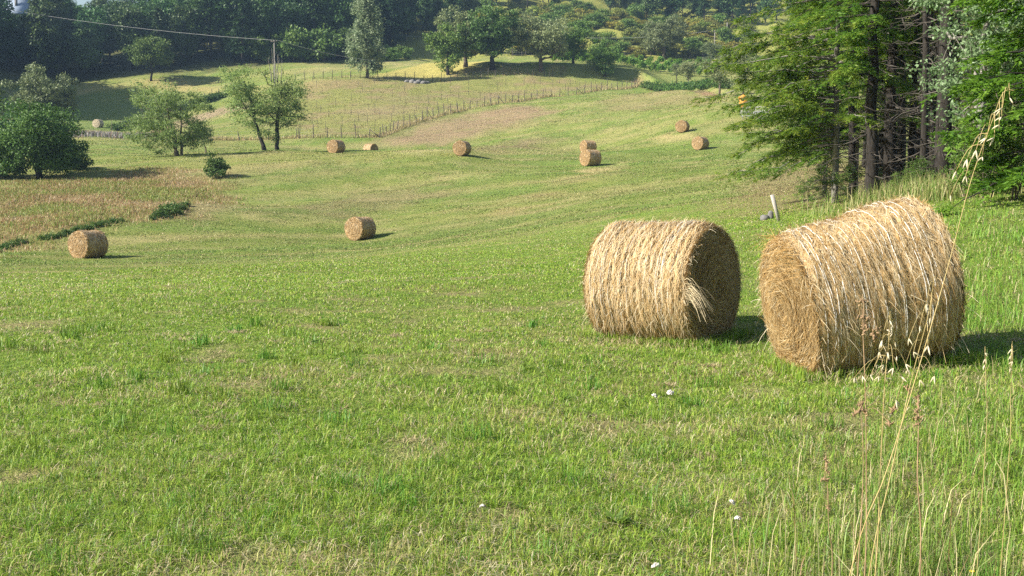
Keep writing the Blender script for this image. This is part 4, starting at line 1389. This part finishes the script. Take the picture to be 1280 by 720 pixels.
# pale leafed tree in front of the conifers on the right
silver = broadleaf(421, 9.5, 1.7, 4.2, 5.3, .09, 70, 17000, .10, .05, .62, (grey_bark, leaf_silver), nlimb=22, airy=.7, flat=.6, lean=(-.4, 0))
tree_thing('broadleaf_tree', silver, on(1226, 25.0), 0, .95, 'pale silver green leafy tree among the conifers near the right picture edge')
sap = broadleaf(423, 2.2, .9, .9, 1.2, .03, 34, 3600, .075, .04, .33, (bark_mat, leaf_mid), stems=3, nlimb=6, airy=.6)
SP = None
for i, (u, d, s_) in enumerate([(1056, 36, .6), (1120, 33, .35), (1150, 29, .45), (1200, 24, .7), (1230, 22, .6), (1262, 22, .8), (1030, 39, .6), (1140, 31, .35), (1098, 37, .4), (1005, 40, .45), (1275, 26, 1.2), (1212, 30, 1.0)]):
    lab = 'leafy sapling in the undergrowth at the foot of the conifers'
    if SP is None: SP = tree_thing('sapling', sap, on(u, d), 0, s_, lab, 'sapling', 'saplings at the foot of the conifers')
    else: dup(SP, on(u, d), i * 1.3, s_, lab, 'saplings at the foot of the conifers')

# ------------------------------------------------------------------ fences
def walk(pts, step):
    pts = np.asarray(pts, float)[:, :2]
    seg = np.linalg.norm(np.diff(pts, axis=0), axis=1); s = np.r_[0, np.cumsum(seg)]
    m = int(s[-1] / step)
    q = np.linspace(0, s[-1], m + 1)
    return np.c_[np.interp(q, s, pts[:, 0]), np.interp(q, s, pts[:, 1])]


def post_mesh(h, w_, seed, name='post'):
    r_ = np.random.default_rng(seed); mb = MB()
    P = curve(np.array([0, 0, -.3]), np.array([r_.normal(0, .04), r_.normal(0, .04), h]), 0, 5, r_, .006)
    mb.tube(P, w_ * np.array([.52, .5, .48, .46, .42]), 6)
    return mb.mesh(name, post_mat)


POSTS = [post_mesh(1.45, .13, 1), post_mesh(1.65, .12, 2), post_mesh(1.3, .14, 3)]
STRUT = None


def fence(name, pts, step, label, hs=1.0, wires=(.35, .75, 1.15), strut_every=0, wr=.008):
    W_ = walk(pts, step)
    if len(W_) > 100: W_ = walk(pts, step * len(W_) / 99)
    z = gz(W_[:, 0], W_[:, 1])
    o0 = np.array([W_[0, 0], W_[0, 1], z[0]])
    root = empty(name, o0); tag(root, label, 'fence')
    r_ = np.random.default_rng(len(W_))
    for i, (x, y) in enumerate(W_):
        p = ob('post', POSTS[i % 3] if hs == 1 else POSTS[i % 3], root, np.array([x, y, z[i]]) - o0, (r_.normal(0, .035), r_.normal(0, .035), r_.uniform(0, 6)))
        p.scale = (1, 1, hs * r_.uniform(.88, 1.12))
        if strut_every and i % strut_every == strut_every // 2 and i + 1 < len(W_):
            d = unit(np.array([W_[i + 1, 0] - x, W_[i + 1, 1] - y, 0]))
            mb = MB(); mb.tube(np.array([np.array([x, y, z[i] + 1.15 * hs]), np.array([x + d[0] * 1.5, y + d[1] * 1.5, gz1(x + d[0] * 1.5, y + d[1] * 1.5) - .05])]) - o0, .05, 5)
            ob('strut', mb.mesh('strut', post_mat), root)
    for hgt in wires:
        mb = MB()
        mb.tube(np.c_[W_, z + hgt * hs] - o0, wr, 3)
        ob('wire', mb.mesh('wire', wire_mat), root)
    return W_


def pts_at(l): return [at(*q) for q in l]


f1 = pts_at([(374, 173), (455, 172), (474, 172.5), (495, 164), (518, 155.5), (555, 144), (590, 136), (630, 129), (680, 122), (735, 116), (788, 111), (797, 107)])
F1 = fence('wire_fence', f1, 1.9, 'wire fence on weathered posts curving up round the foot of the fenced field', strut_every=11, hs=1.06)
f0 = pts_at([(226, 176), (290, 175), (371, 173)])
F0 = fence('wire_fence', f0, 3.2, 'short run of wire fence with dry tall grass behind the willows')
F2 = fence('wire_fence', [on(374, 219), on(440, 221), on(500, 223), on(560, 224), on(640, 232), on(700, 234)], 1.7, 'wire fence on thin posts along the top edge of the fenced field')
F3 = fence('wire_fence', [on(86, 172), on(118, 172.5), on(146, 176)] , 4.0, 'wire fence of few posts beside the pale far off bale')
F3b = fence('wire_fence', [on(158, 180), on(200, 190), on(250, 204), on(288, 218)], 3.0, 'wire fence along the hedge by the brown path on the far left')
F4 = fence('wire_fence', [on(366, 287), on(430, 287), on(490, 284), on(550, 281), on(612, 278), on(652, 272)], 2.6, 'tall post and wire fence along the road above the bank', hs=1.45, strut_every=14)
F5 = fence('wire_fence', [on(640, 276), on(700, 276), on(760, 282), on(830, 284), on(890, 280)], 3.2, 'wire fence along the dry strip above the vine rows', hs=1.1)

# dry grass along the foot of the fence
x = []; y = []
for W_, k in ((F1, 95), (F0, 330), (F2, 30)):
    for i in range(len(W_) - 1):
        t_ = rg.random(k)
        a, b = W_[i], W_[i + 1]
        x.append(a[0] + (b[0] - a[0]) * t_ + rg.normal(0, .35, k)); y.append(a[1] + (b[1] - a[1]) * t_ + rg.normal(.5, .45, k))
x = np.concatenate(x); y = np.concatenate(y)
k = rg.random(len(x)) < np.clip((fbm(x * .3, y * .3, 251, 3) - .28) * 4, .12, 1); x, y = x[k], y[k]; n = len(x)
c = np.array([(.52, .42, .22), (.44, .36, .16), (.25, .25, .09), (.34, .24, .13)])[np.minimum(np.searchsorted([.35, .62, .82, 1], rg.random(n)), 3)] * rg.uniform(.75, 1.15, (n, 1))
S7 = blades(x, y, rg.uniform(.2, .7, n), rg.uniform(.05, .09, n), np.clip(np.abs(rg.normal(.4, .3, n)), 0, 1.3), c, rg)
# strip of faded lavender-coloured weeds in front of the far left fence
n = 5200
t_ = rg.random(n); a = on(84, 160)[:2]; b = on(182, 163)[:2]
x = a[0] + (b[0] - a[0]) * t_ + rg.normal(0, .6, n); y = a[1] + (b[1] - a[1]) * t_ + rg.normal(0, 1.8, n)
c = np.array([(.30, .28, .29), (.40, .37, .36), (.22, .22, .13), (.30, .20, .14)])[np.minimum(np.searchsorted([.35, .55, .82, 1], rg.random(n)), 3)] * rg.uniform(.75, 1.15, (n, 1))
S8 = blades(x, y, rg.uniform(.25, 1.0, n), rg.uniform(.06, .11, n), np.clip(np.abs(rg.normal(.25, .2, n)), 0, 1), c, rg)
blade_obj('dry_grass', [S7, S8])

# thin stakes in the fenced field
fp = ZONES[10 if False else [i for i, z_ in enumerate(ZONES) if tuple(z_['col']) == (.24, .24, .075)][0]]['poly']
smb = MB(); smb.tube(np.array([[0, 0, -.2], [0, 0, .7], [.02, 0, 1.45]]), [.034, .03, .026], 5)
stake_me = smb.mesh('stake', post_mat)
r = np.random.default_rng(17); cnt = 0
a0 = R(20)
for i in range(-16, 17):
    for j in range(-12, 13):
        lx, ly = i * 3.6 + r.normal(0, .25), j * 5.6 + r.normal(0, .3)
        x = -7 + lx * math.cos(a0) - ly * math.sin(a0); y = 196 + lx * math.sin(a0) + ly * math.cos(a0)
        if not inside(fp, np.array([x]), np.array([y]))[0] or r.random() < .12: continue
        o = ob('stake', stake_me, None, (x, y, gz1(x, y)), (r.normal(0, .05), r.normal(0, .05), r.uniform(0, 6)))
        o.scale = (1, 1, r.uniform(.75, 1.15))
        tag(o, 'thin bare stake of the rows standing in the fenced field', 'stake', 'stakes in the fenced field'); cnt += 1


# ------------------------------------------------------------------ poles and overhead wires
def pole_thing(u, d, vtop, label, rad=.11, arm=True):
    b = on(u, d); top = pt(u, vtop, d); h = top[2] - b[2]
    root = empty('utility_pole', b); tag(root, label, 'utility pole', 'poles of the overhead line')
    mb = MB(); mb.tube(np.array([[0, 0, -.5], [0, 0, h * .5], [0, 0, h]]), [rad * 1.25, rad, rad * .8], 8)
    ob('pole', mb.mesh('pole', grey_bark, True), root)
    if arm:
        mb = MB(); mb.box((0, -.12, h - .25), (1.1, .08, .1)); ob('crossarm', mb.mesh('crossarm', post_mat), root)
        for s_ in (-.45, .45):
            mb = MB(); mb.tube(np.array([[s_, -.12, h - .2], [s_, -.12, h - .05]]), [.05, .035], 6); ob('insulator', mb.mesh('insulator', pale_wood), root)
    return top


tA = pole_thing(349, 190, 50, 'tall grey pole rising behind the twin willows')
tB = pole_thing(384, 287, 24, 'grey pole beside the road fence left of the poplar', .13)
tC = pole_thing(648, 296, 40, 'pole half hidden by the oaks on the earth bank', .12)
tD = pole_thing(888, 290, 38, 'grey pole above the dry strip near the conifers', .13)
tE = pole_thing(903, 318, 28, 'pale short pole on the scrubby hillside near the conifers', .17, False)
tL = pole_thing(-60, 225, -2, 'pole beyond the left picture edge carrying the overhead wire')


def cable(a, b, sag, label, rad=.028):
    t_ = np.linspace(0, 1, 40)[:, None]
    P = a * (1 - t_) + b * t_; P[:, 2] -= (sag * 4 * t_ * (1 - t_))[:, 0]
    mb = MB(); mb.tube(P - a, rad, 4)
    o = ob('overhead_wire', mb.mesh('overhead_wire', wire_mat), None, a)
    tag(o, label, 'overhead wire', 'wires of the overhead line')


dz = np.array([0, -.12, -.1])
cable(tL + dz, tA + dz, 1.0, 'overhead wire crossing the dark wood to the pole behind the willows', .02)
cable(tA + dz, tC + dz, 5.2, 'overhead wire dipping past the poplar towards the oaks', .026)
cable(tB + dz, tC + dz, 2.6, 'upper overhead wire from the roadside pole to the oaks')
cable(tC + dz, tD + dz, 1.6, 'overhead wire across the scrubby hillside right of the oaks')

# ------------------------------------------------------------------ house behind the wood
plaster = noise_mat('plaster', [(.3, (.5, .47, .42)), (.7, (.6, .57, .52))], 2, bump=.1)
slate = noise_mat('roof_slate', [(.3, (.24, .29, .37)), (.7, (.33, .39, .48))], 1.2, (1, 1, 6), rough=.5, bump=.2)
HP = on(36, 318)
eave = pt(36, 17, 314)[2] - HP[2]
hr = empty('house', HP, R(8)); tag(hr, 'house with blue grey roof showing above the dark wood at the top left corner', 'house')
mb = MB(); mb.box((0, 0, eave / 2 - 1), (6.6, 7, eave + 2)); ob('wall', mb.mesh('wall', plaster), hr)
mb = MB()
hw, hd, rh = 3.6, 4.0, 4.6
for sg in (-1, 1):
    V = [[-hw, sg * hd, eave - .1], [hw, sg * hd, eave - .1], [hw - .2, 0, eave + rh], [-hw + .2, 0, eave + rh]]
    V2 = [[a_, b_, c_ + .22] for a_, b_, c_ in V]
    mb.add(np.array(V + V2), [[0, 1, 2, 3], [4, 7, 6, 5], [0, 4, 5, 1], [1, 5, 6, 2], [3, 2, 6, 7], [0, 3, 7, 4]])
rf = ob('roof', mb.mesh('roof', slate), hr)
mb = MB(); mb.box((.35, -1.9, eave + 3.1), (.6, .6, 2.2)); mb.box((.35, -1.9, eave + 4.28), (.8, .8, .14)); ob('chimney', mb.mesh('chimney', stone_mat), rf)
mb = MB()
for x_ in (-1.7, 1.7):
    mb2 = MB(); mb2.box((x_, -3.53, eave - 2.2), (1.0, .08, 1.4)); ob('window', mb2.mesh('window', dark_bark), hr)

# ------------------------------------------------------------------ orange hut by the conifers
def flat_mat(name, c, rough=.6, spec=.3):
    return noise_mat(name, [(.3, tuple(a * .85 for a in c)), (.7, c)], 6, rough=rough, bump=.05, spec=spec)


orange = flat_mat('orange_paint', (.80, .30, .05)); yellowp = flat_mat('yellow_paint', (.75, .47, .08)); darkhole = flat_mat('dark_opening', (.03, .02, .015))
hb_ = on(925, 134)
hut = empty('orange_hut', hb_, R(-14)); tag(hut, 'small orange painted hut on a grey stand below the conifer boughs', 'hut')
z0 = pt(930, 136, 134)[2] - hb_[2]
z0 = max(z0, .3)
mb = MB(); mb.box((0, 0, z0 + .6), (.95, .9, 1.2)); ob('body', mb.mesh('body', orange), hut)
mb = MB()
mb.add(np.array([[-.65, -.62, z0 + 1.22], [.65, -.62, z0 + 1.22], [0, -.62, z0 + 1.6], [-.65, .62, z0 + 1.22], [.65, .62, z0 + 1.22], [0, .62, z0 + 1.6]]), [[0, 3, 5, 2], [1, 2, 5, 4], [0, 1, 4, 3]], [[0, 2, 1], [3, 4, 5]])
ob('roof', mb.mesh('roof', orange), hut)
mb = MB(); mb.box((.485, 0, z0 + .6), (.03, .8, 1.1)); ob('side_panel', mb.mesh('side_panel', yellowp), hut)
mb = MB(); th = np.linspace(0, 2 * PI, 17)[:-1]
mb.add(np.r_[np.c_[-.12 + .2 * np.cos(th), th * 0 - .465, z0 + 1.0 + .16 * np.sin(th)], [[-.12, -.465, z0 + 1.0]]], None, [[i, (i + 1) % 16, 16] for i in range(16)])
ob('opening', mb.mesh('opening', darkhole), hut)
for sx in (-.4, .4):
    for sy in (-.35, .35):
        mb = MB(); mb.tube(np.array([[sx, sy, -.3], [sx, sy, z0 + .02]]), .05, 5); ob('leg', mb.mesh('leg', post_mat), hut)
pb = on(952, 131)
pen = empty('wire_pen', pb, R(-6)); tag(pen, 'low grey barred pen beside the orange hut, half hidden by boughs', 'animal pen')
for yy, nme in ((-1.0, 'front_rails'), (1.0, 'rear_rails')):
    mb = MB()
    for i in range(14): mb.tube(np.array([[-2.6 + i * .4, yy, -.25], [-2.6 + i * .4, yy, 1.25]]), .03, 4)
    for z_ in (.25, .75, 1.25): mb.tube(np.array([[-2.7, yy, z_], [2.7, yy, z_]]), .035, 4)
    ob(nme, mb.mesh(nme, wire_mat), pen)
for sx in (-2.6, 2.6):
    mb = MB()
    for z_ in (.25, .75, 1.25): mb.tube(np.array([[sx, -1, z_], [sx, 1, z_]]), .035, 4)
    ob('side_rails', mb.mesh('side_rails', wire_mat), pen)


# ------------------------------------------------------------------ stones and the leaning post
def rock(seed, sx, sy, sz, name='boulder', k=14):
    r_ = np.random.default_rng(seed)
    th = np.arange(k) / k * 2 * PI; ph = np.linspace(-PI / 2, PI / 2, 9)
    V = []
    for p in ph:
        d = np.stack([np.cos(th) * math.cos(p), np.sin(th) * math.cos(p), np.full(k, math.sin(p))], -1)
        f = .75 + .6 * fbm(d[:, 0] * 1.6 + seed * 3.1 + d[:, 2] * 2, d[:, 1] * 1.6 + d[:, 2], seed, 3)
        V.append(d * f[:, None] * np.array([sx, sy, sz]))
    V = np.concatenate(V)
    i = np.arange(8)[:, None] * k; j = np.arange(k)[None]; j2 = (j + 1) % k
    q = np.stack([i + j, i + j2, i + k + j2, i + k + j], -1).reshape(-1, 4)
    return mk_mesh(name, V, [q], stone_mat)


for i, (u, d, a, b, c_) in enumerate([(512, 221.5, .7, .6, .4), (518, 221, .8, .7, .55), (525, 221.3, .8, .7, .6), (531, 221, .7, .6, .5), (536, 221.6, .6, .5, .35), (522, 220, .6, .5, .35)]):
    o = ob('boulder', rock(500 + i, a, b, c_), None, on(u, d) + np.array([0, 0, .06]), (0, 0, i * 1.1))
    tag(o, 'grey boulder of the small heap by the upper fence of the fenced field', 'boulder', 'boulder heap')
o = ob('stone', rock(520, .13, .11, .10, 'stone'), None, at(956, 275) + np.array([0, 0, .05])); tag(o, 'pale stone lying left of the short leaning post', 'stone', 'stones by the leaning post')
o = ob('stone', rock(521, .10, .09, .16, 'stone'), None, at(962, 274) + np.array([.05, .1, .08]), (0, 0, 2)); tag(o, 'upright darker stone touching the short leaning post', 'stone', 'stones by the leaning post')
mb = MB(); mb.box((0, 0, .30), (.085, .06, .84)); 
o = ob('short_post', mb.mesh('short_post', pale_wood), None, at(974, 277), (0, R(-17), R(10))); tag(o, 'short pale leaning post in the grass between the two big bales', 'post')

# ------------------------------------------------------------------ plants close to the camera
oat_mat = noise_mat('dry_oat', [(.3, (.48, .40, .26)), (.7, (.64, .56, .41))], 30, (1, 1, .2), bump=0)
stem_mat = noise_mat('dry_stem', [(.3, (.34, .25, .10)), (.7, (.48, .38, .18))], 30, (1, 1, .1), bump=0)
brown_mat = noise_mat('brown_stem', [(.3, (.22, .14, .08)), (.7, (.38, .26, .15))], 30, bump=0)
green_stem = noise_mat('green_stem', [(.3, (.16, .22, .05)), (.7, (.26, .31, .09))], 30, bump=0)
puff_mat = noise_mat('seed_puff', [(.3, (.5, .46, .41)), (.7, (.68, .64, .58))], 60, bump=.2)
petal_mat = noise_mat('yellow_petal', [(.3, (.75, .52, .02)), (.7, (.85, .65, .04))], 30, bump=0)


def husk_mesh(name, L, W, mat, nsc=2, spread=.35):
    mb = MB(); r_ = np.random.default_rng(3)
    for i in range(nsc):
        a = i * 2 * PI / nsc
        d = np.array([math.cos(a) * math.sin(spread), math.sin(a) * math.sin(spread), -math.cos(spread)])
        P = [d * L * t_ for t_ in (0, .3, .65, 1)]
        mb.tube(np.array(P), np.array([.12, .5, .38, .02]) * W, 5)
    return mb.mesh(name, mat, True)


spk = husk_mesh('spikelet', .022, .0040, oat_mat)


def catmull(P, n):
    P = np.asarray(P, float); m = len(P); s = np.linspace(0, m - 1, n)
    i = np.clip(s.astype(int), 0, m - 2); f = (s - i)[:, None]
    p0 = P[np.clip(i - 1, 0, m - 1)]; p1 = P[i]; p2 = P[i + 1]; p3 = P[np.clip(i + 2, 0, m - 1)]
    return .5 * (2 * p1 + (p2 - p0) * f + (2 * p0 - 5 * p1 + 4 * p2 - p3) * f ** 2 + (3 * p1 - p0 - 3 * p2 + p3) * f ** 3)


def stalk_plant(name, d, pix, root_u, label, heads, head_me, smat, cat, group, r0=.0018, ped=.05, headname='spikelet', seed=0):
    """an upright dry plant: stem along pixel stations at depth d, heads on short pedicels"""
    r_ = np.random.default_rng(seed + 900)
    base = on(root_u, d)
    root = empty(name, base); tag(root, label, cat, group)
    P = [base] + [pt(u, v, d + r_.normal(0, .02)) for u, v in pix]
    P = catmull(np.array(P) - base, 40)
    mb = MB(); mb.tube(P, np.linspace(r0 * 1.25, r0 * .45, 40), 5)
    pm = []
    for (u, v) in heads:
        hpt = pt(u, v, d + r_.normal(0, .03)) - base
        j = np.argmin(np.abs(P[:, 2] - (hpt[2] + .045))); j = min(j, 38)
        mid = (P[j] + hpt) / 2 + np.array([0, 0, .022])
        mb.tube(catmull([P[j], mid, hpt], 8), [.0007] * 8, 3)
        pm.append(hpt)
    ob('stem', mb.mesh('stem', smat), root)
    for hpt in pm:
        o = ob(headname, head_me, root, hpt, (r_.normal(0, .45), r_.normal(0, .45), r_.uniform(0, 6)))
        s_ = r_.uniform(.65, 1.1); o.scale = (s_,) * 3
    return root, base


GO_ = 'dry stalks close to the camera'
stalk_plant('wild_oat', 2.35, [(1062, 720), (1108, 590), (1150, 455), (1186, 330), (1214, 225), (1240, 152), (1254, 116), (1268, 113)], 985,
            'tallest pale wild oat stalk, slanting up across the right bale to the top right',
            [(1253, 135), (1252, 146), (1249, 156), (1234, 172), (1243, 172), (1220, 188), (1209, 199), (1207, 220), (1195, 214), (1262, 122), (1228, 196), (1188, 244)], spk, stem_mat, 'wild oat', GO_, .0011, seed=1)
stalk_plant('wild_oat', 2.5, [(1086, 720), (1112, 600), (1138, 480), (1160, 395), (1168, 345)], 1050,
            'shorter pale wild oat stalk beside the tallest one, husks level with the bale middle',
            [(1150, 407), (1163, 397), (1136, 423), (1160, 432), (1142, 440), (1168, 470), (1150, 475), (1132, 455), (1158, 380), (1120, 500)], spk, stem_mat, 'wild oat', GO_, .0012, seed=2)
stalk_plant('wild_oat', 2.7, [(1094, 720), (1100, 600), (1106, 480), (1111, 430), (1113, 398)], 1085,
            'white husked oat with a dense drooping head before the foot of the right bale',
            [(1112, 400), (1108, 412), (1116, 416), (1103, 425), (1119, 428), (1099, 440), (1110, 440), (1121, 445), (1095, 456), (1105, 456), (1089, 468), (1099, 470), (1117, 460), (1068, 472), (1078, 470), (1126, 470), (1135, 462), (1107, 472), (1114, 408)], spk, stem_mat, 'wild oat', GO_, .0014, seed=3)
# small shrivelled flower heads
hm = MB(); r = np.random.default_rng(6)
for i in range(9):
    c_ = r.normal(0, .004, 3); hm.tube(np.array([c_, c_ + r.normal(0, .006, 3)]), [.0026, .001], 5)
headme = hm.mesh('seed_head', brown_mat, True)
stalk_plant('dried_weed', 2.7, [(1081, 720), (1083, 600), (1082, 500), (1079, 420), (1078, 376)], 1082, 'brown dried weed with shrivelled heads at its tip, before the right bale',
            [(1078, 378), (1080, 398), (1086, 400), (1082, 408), (1079, 414), (1093, 420), (1097, 412)], headme, brown_mat, 'dried weed', GO_, .0017, headname='seed_head', seed=4)
stalk_plant('dried_weed', 2.6, [(1072, 720), (1078, 620), (1079, 560), (1076, 512)], 1070, 'short brown dried weed with a pale clump at its tip, left of the oats',
            [(1074, 508), (1078, 505), (1072, 516), (1080, 515), (1118, 512), (1112, 530)], headme, brown_mat, 'dried weed', GO_, .0015, headname='seed_head', seed=5)
stalk_plant('dried_weed', 2.5, [(1150, 720), (1147, 600), (1148, 540), (1147, 495)], 1152, 'dark spiked dried weed stalk right of the oat stalks',
            [(1147, 497), (1148, 505), (1147, 514), (1148, 523), (1147, 531), (1134, 487)], headme, brown_mat, 'dried weed', GO_, .0018, headname='seed_head', seed=7)
stalk_plant('dried_weed', 3.0, [(1040, 720), (1036, 660), (1034, 600), (1032, 575)], 1042, 'faint brown weed stalk at the left of the dry clump',
            [(1032, 577), (1034, 590), (1031, 600), (1036, 635)], headme, brown_mat, 'dried weed', GO_, .0014, headname='seed_head', seed=8)
stalk_plant('wild_oat', 3.6, [(1262, 560), (1263, 500), (1265, 460), (1265, 432)], 1262, 'thin pale oat stalk near the right picture edge under the bale shadow',
            [(1265, 436), (1264, 444), (1266, 452), (1263, 460)], spk, stem_mat, 'wild oat', GO_, .0010, seed=9)
stalk_plant('wild_oat', 3.8, [(1233, 540), (1232, 490), (1232, 452), (1231, 440)], 1233, 'short pale oat stalk left of the thin one under the bale shadow',
            [(1231, 441), (1232, 448), (1231, 456)], spk, stem_mat, 'wild oat', GO_, .0010, seed=10)

# a sheaf of broad and thin long leaves at the foot of the stalks
n = 520
x = np.concatenate([rg.normal(.98, .16, n), rg.uniform(.8, 2.2, 520)]); y = np.concatenate([rg.normal(2.95, .3, n), rg.uniform(2.7, 4.6, 520)]); n = len(x)
c = np.array([(.16, .25, .05), (.24, .30, .08), (.55, .47, .26), (.36, .22, .11)])[np.minimum(np.searchsorted([.38, .62, .9, 1], rg.random(n)), 3)] * rg.uniform(.8, 1.15, (n, 1))
blade_obj('tall_grass', [blades(x, y, rg.uniform(.2, .62, n), rg.uniform(.002, .0048, n), np.clip(np.abs(rg.normal(.3, .25, n)), 0, 1.1), c, rg)])

# pale fluffy heads in the turf
pm_ = MB(); r = np.random.default_rng(8)
for i in range(60):
    d_ = rand_dirs(1, r)[0]; d_[2] = abs(d_[2]) * .9 - .15
    pm_.tube(np.array([d_ * .003, d_ * .017 * r.uniform(.7, 1.1)]), [.0022, .0034], 4)
puff_me = pm_.mesh('fluff', puff_mat, True)
for i, (u, v, s_, lab) in enumerate([(818, 495, 1.5, 'left one of the close pair of white fluffy heads before the left bale'), (838, 491, 1.9, 'right one of the close pair of white fluffy heads before the left bale'),
                                     (915, 628, 1.1, 'white fluffy head upper one of two in the turf below the right bale'), (922, 648, 1.1, 'white fluffy head lower one of two in the turf below the right bale'),
                                     (820, 708, 1.3, 'white fluffy head at the bottom picture edge'), (603, 633, 1.0, 'pale withered fluffy head in the turf near the middle of the bottom edge')]):
    g_ = at(u, v + 20)
    hz_ = pt(u, v, g_[1]) - g_
    root = empty('fluffy_flower', g_); tag(root, lab, 'flower', 'white fluffy heads in the turf')
    mb = MB(); mb.tube(catmull([np.zeros(3) - np.array([0, 0, .02]), hz_ * .5 + np.array([.006, 0, 0]), hz_], 8), [.0014] * 8, 4)
    ob('stem', mb.mesh('stem', green_stem), root)
    o = ob('fluff', puff_me, root, hz_, (r.normal(0, .3), r.normal(0, .3), i)); o.scale = (s_ * .85,) * 3
g_ = at(1214, 738); hz_ = pt(1214, 716, g_[1]) - g_
root = empty('yellow_flower', g_); tag(root, 'yellow flower head in the grass at the bottom right corner', 'flower')
mb = MB(); mb.tube(np.array([[0, 0, -.02], hz_ * .5, hz_]), [.0014] * 3, 4); ob('stem', mb.mesh('stem', green_stem), root)
mb = MB()
for i in range(22):
    a = i * 2.4; d_ = np.array([math.cos(a), math.sin(a), .35 + .02 * i]); 
    V, q, _ = cards(hz_[None], d_[None], np.array([[0, 0, 1.0]]), .016, .006, .5); mb.add(V, q)
ob('petals', mb.mesh('petals', petal_mat), root)

# broad leaved weeds in the turf
WM = None
def rosette(seed):
    r_ = np.random.default_rng(seed); mb = MB()
    for i in range(16):
        a = r_.uniform(0, 6.28); el = r_.uniform(.15, .8); L = r_.uniform(.05, .12)
        d_ = np.array([math.cos(a) * math.cos(el), math.sin(a) * math.cos(el), math.sin(el)])
        V, q, v_ = cards(np.array([[0, 0, .0]]), d_[None], np.array([[0, 0, 1.0]]), L, L * .42, r_.random()); mb.add(V, q, None, v_)
    return mb.mesh('broad_leaved_weed', leaf_mid)
rm = [rosette(1), rosette(2), rosette(3)]
for i, (u, v, lab) in enumerate([(770, 660, 'leafy green weed clump beside a bare patch at the bottom, right of the middle'), (655, 640, None), (400, 600, None), (880, 430, None)]):
    o = ob('broad_leaved_weed', rm[i % 3], None, at(u, v) + np.array([0, 0, .01]), (0, 0, i)); s_ = 1.1 if i == 0 else .5
    o.scale = (s_,) * 3
    tag(o, lab or 'small broad leaved weed among the short grass', 'weed', 'broad leaved weeds in the turf')


# ------------------------------------------------------------------ camera, sky, sun, air
cam = bpy.data.cameras.new('camera'); cam.sensor_width = 36; cam.lens = F / 1280 * 36
cam.clip_end = 3000; cam.clip_start = .05
co = bpy.data.objects.new('camera', cam); col.objects.link(co)
co.location = (0, 0, CH); co.rotation_euler = (PI / 2 - PITCH, 0, 0)
sc.camera = co

ELEV, AZ = 33.0, -107.0     # compass angle from +y, clockwise
sd = Vector((math.sin(R(AZ)) * math.cos(R(ELEV)), math.cos(R(AZ)) * math.cos(R(ELEV)), math.sin(R(ELEV))))
sun = bpy.data.lights.new('sun', 'SUN'); sun.energy = 5.0; sun.angle = R(.5); sun.color = (1, .95, .85)
so = bpy.data.objects.new('sun', sun); col.objects.link(so)
so.rotation_euler = (-sd).to_track_quat('-Z', 'Y').to_euler()
w = bpy.data.worlds.new('World'); sc.world = w; w.use_nodes = True
nt = w.node_tree
bg = nt.nodes['Background']
sky = nt.nodes.new('ShaderNodeTexSky'); sky.sky_type = 'NISHITA'; sky.sun_disc = False
sky.sun_elevation = R(ELEV); sky.sun_rotation = R(AZ) % (2 * PI)
sky.air_density = 1.2; sky.dust_density = 1.5
nt.links.new(sky.outputs[0], bg.inputs[0]); bg.inputs[1].default_value = .068

m, nt, out = new_mat('haze')
v = nt.nodes.new('ShaderNodeVolumePrincipled')
v.inputs['Color'].default_value = (.48, .70, 1, 1); v.inputs['Density'].default_value = .00022
v.inputs['Anisotropy'].default_value = .2
nt.links.new(v.outputs[0], out.inputs['Volume'])
hz = MB()
zlo, zhi = float(VZ.min()) - 1, float(VZ.max()) + 30
hz.box((0, 255, (zlo + zhi) / 2), (670, 640, zhi - zlo))
tag(ob('haze', hz.mesh('haze', m)), kind='stuff')

sc.view_settings.view_transform = 'Standard'; sc.view_settings.look = 'None'
sc.view_settings.gamma = 1; sc.view_settings.use_curve_mapping = False
sc.view_settings.exposure = 1.16
sc.cycles.max_bounces = 6; sc.cycles.diffuse_bounces = 3; sc.cycles.transmission_bounces = 3; sc.cycles.volume_bounces = 0
sc.cycles.use_adaptive_sampling = True; sc.cycles.adaptive_threshold = .02
sc.cycles.use_denoising = False
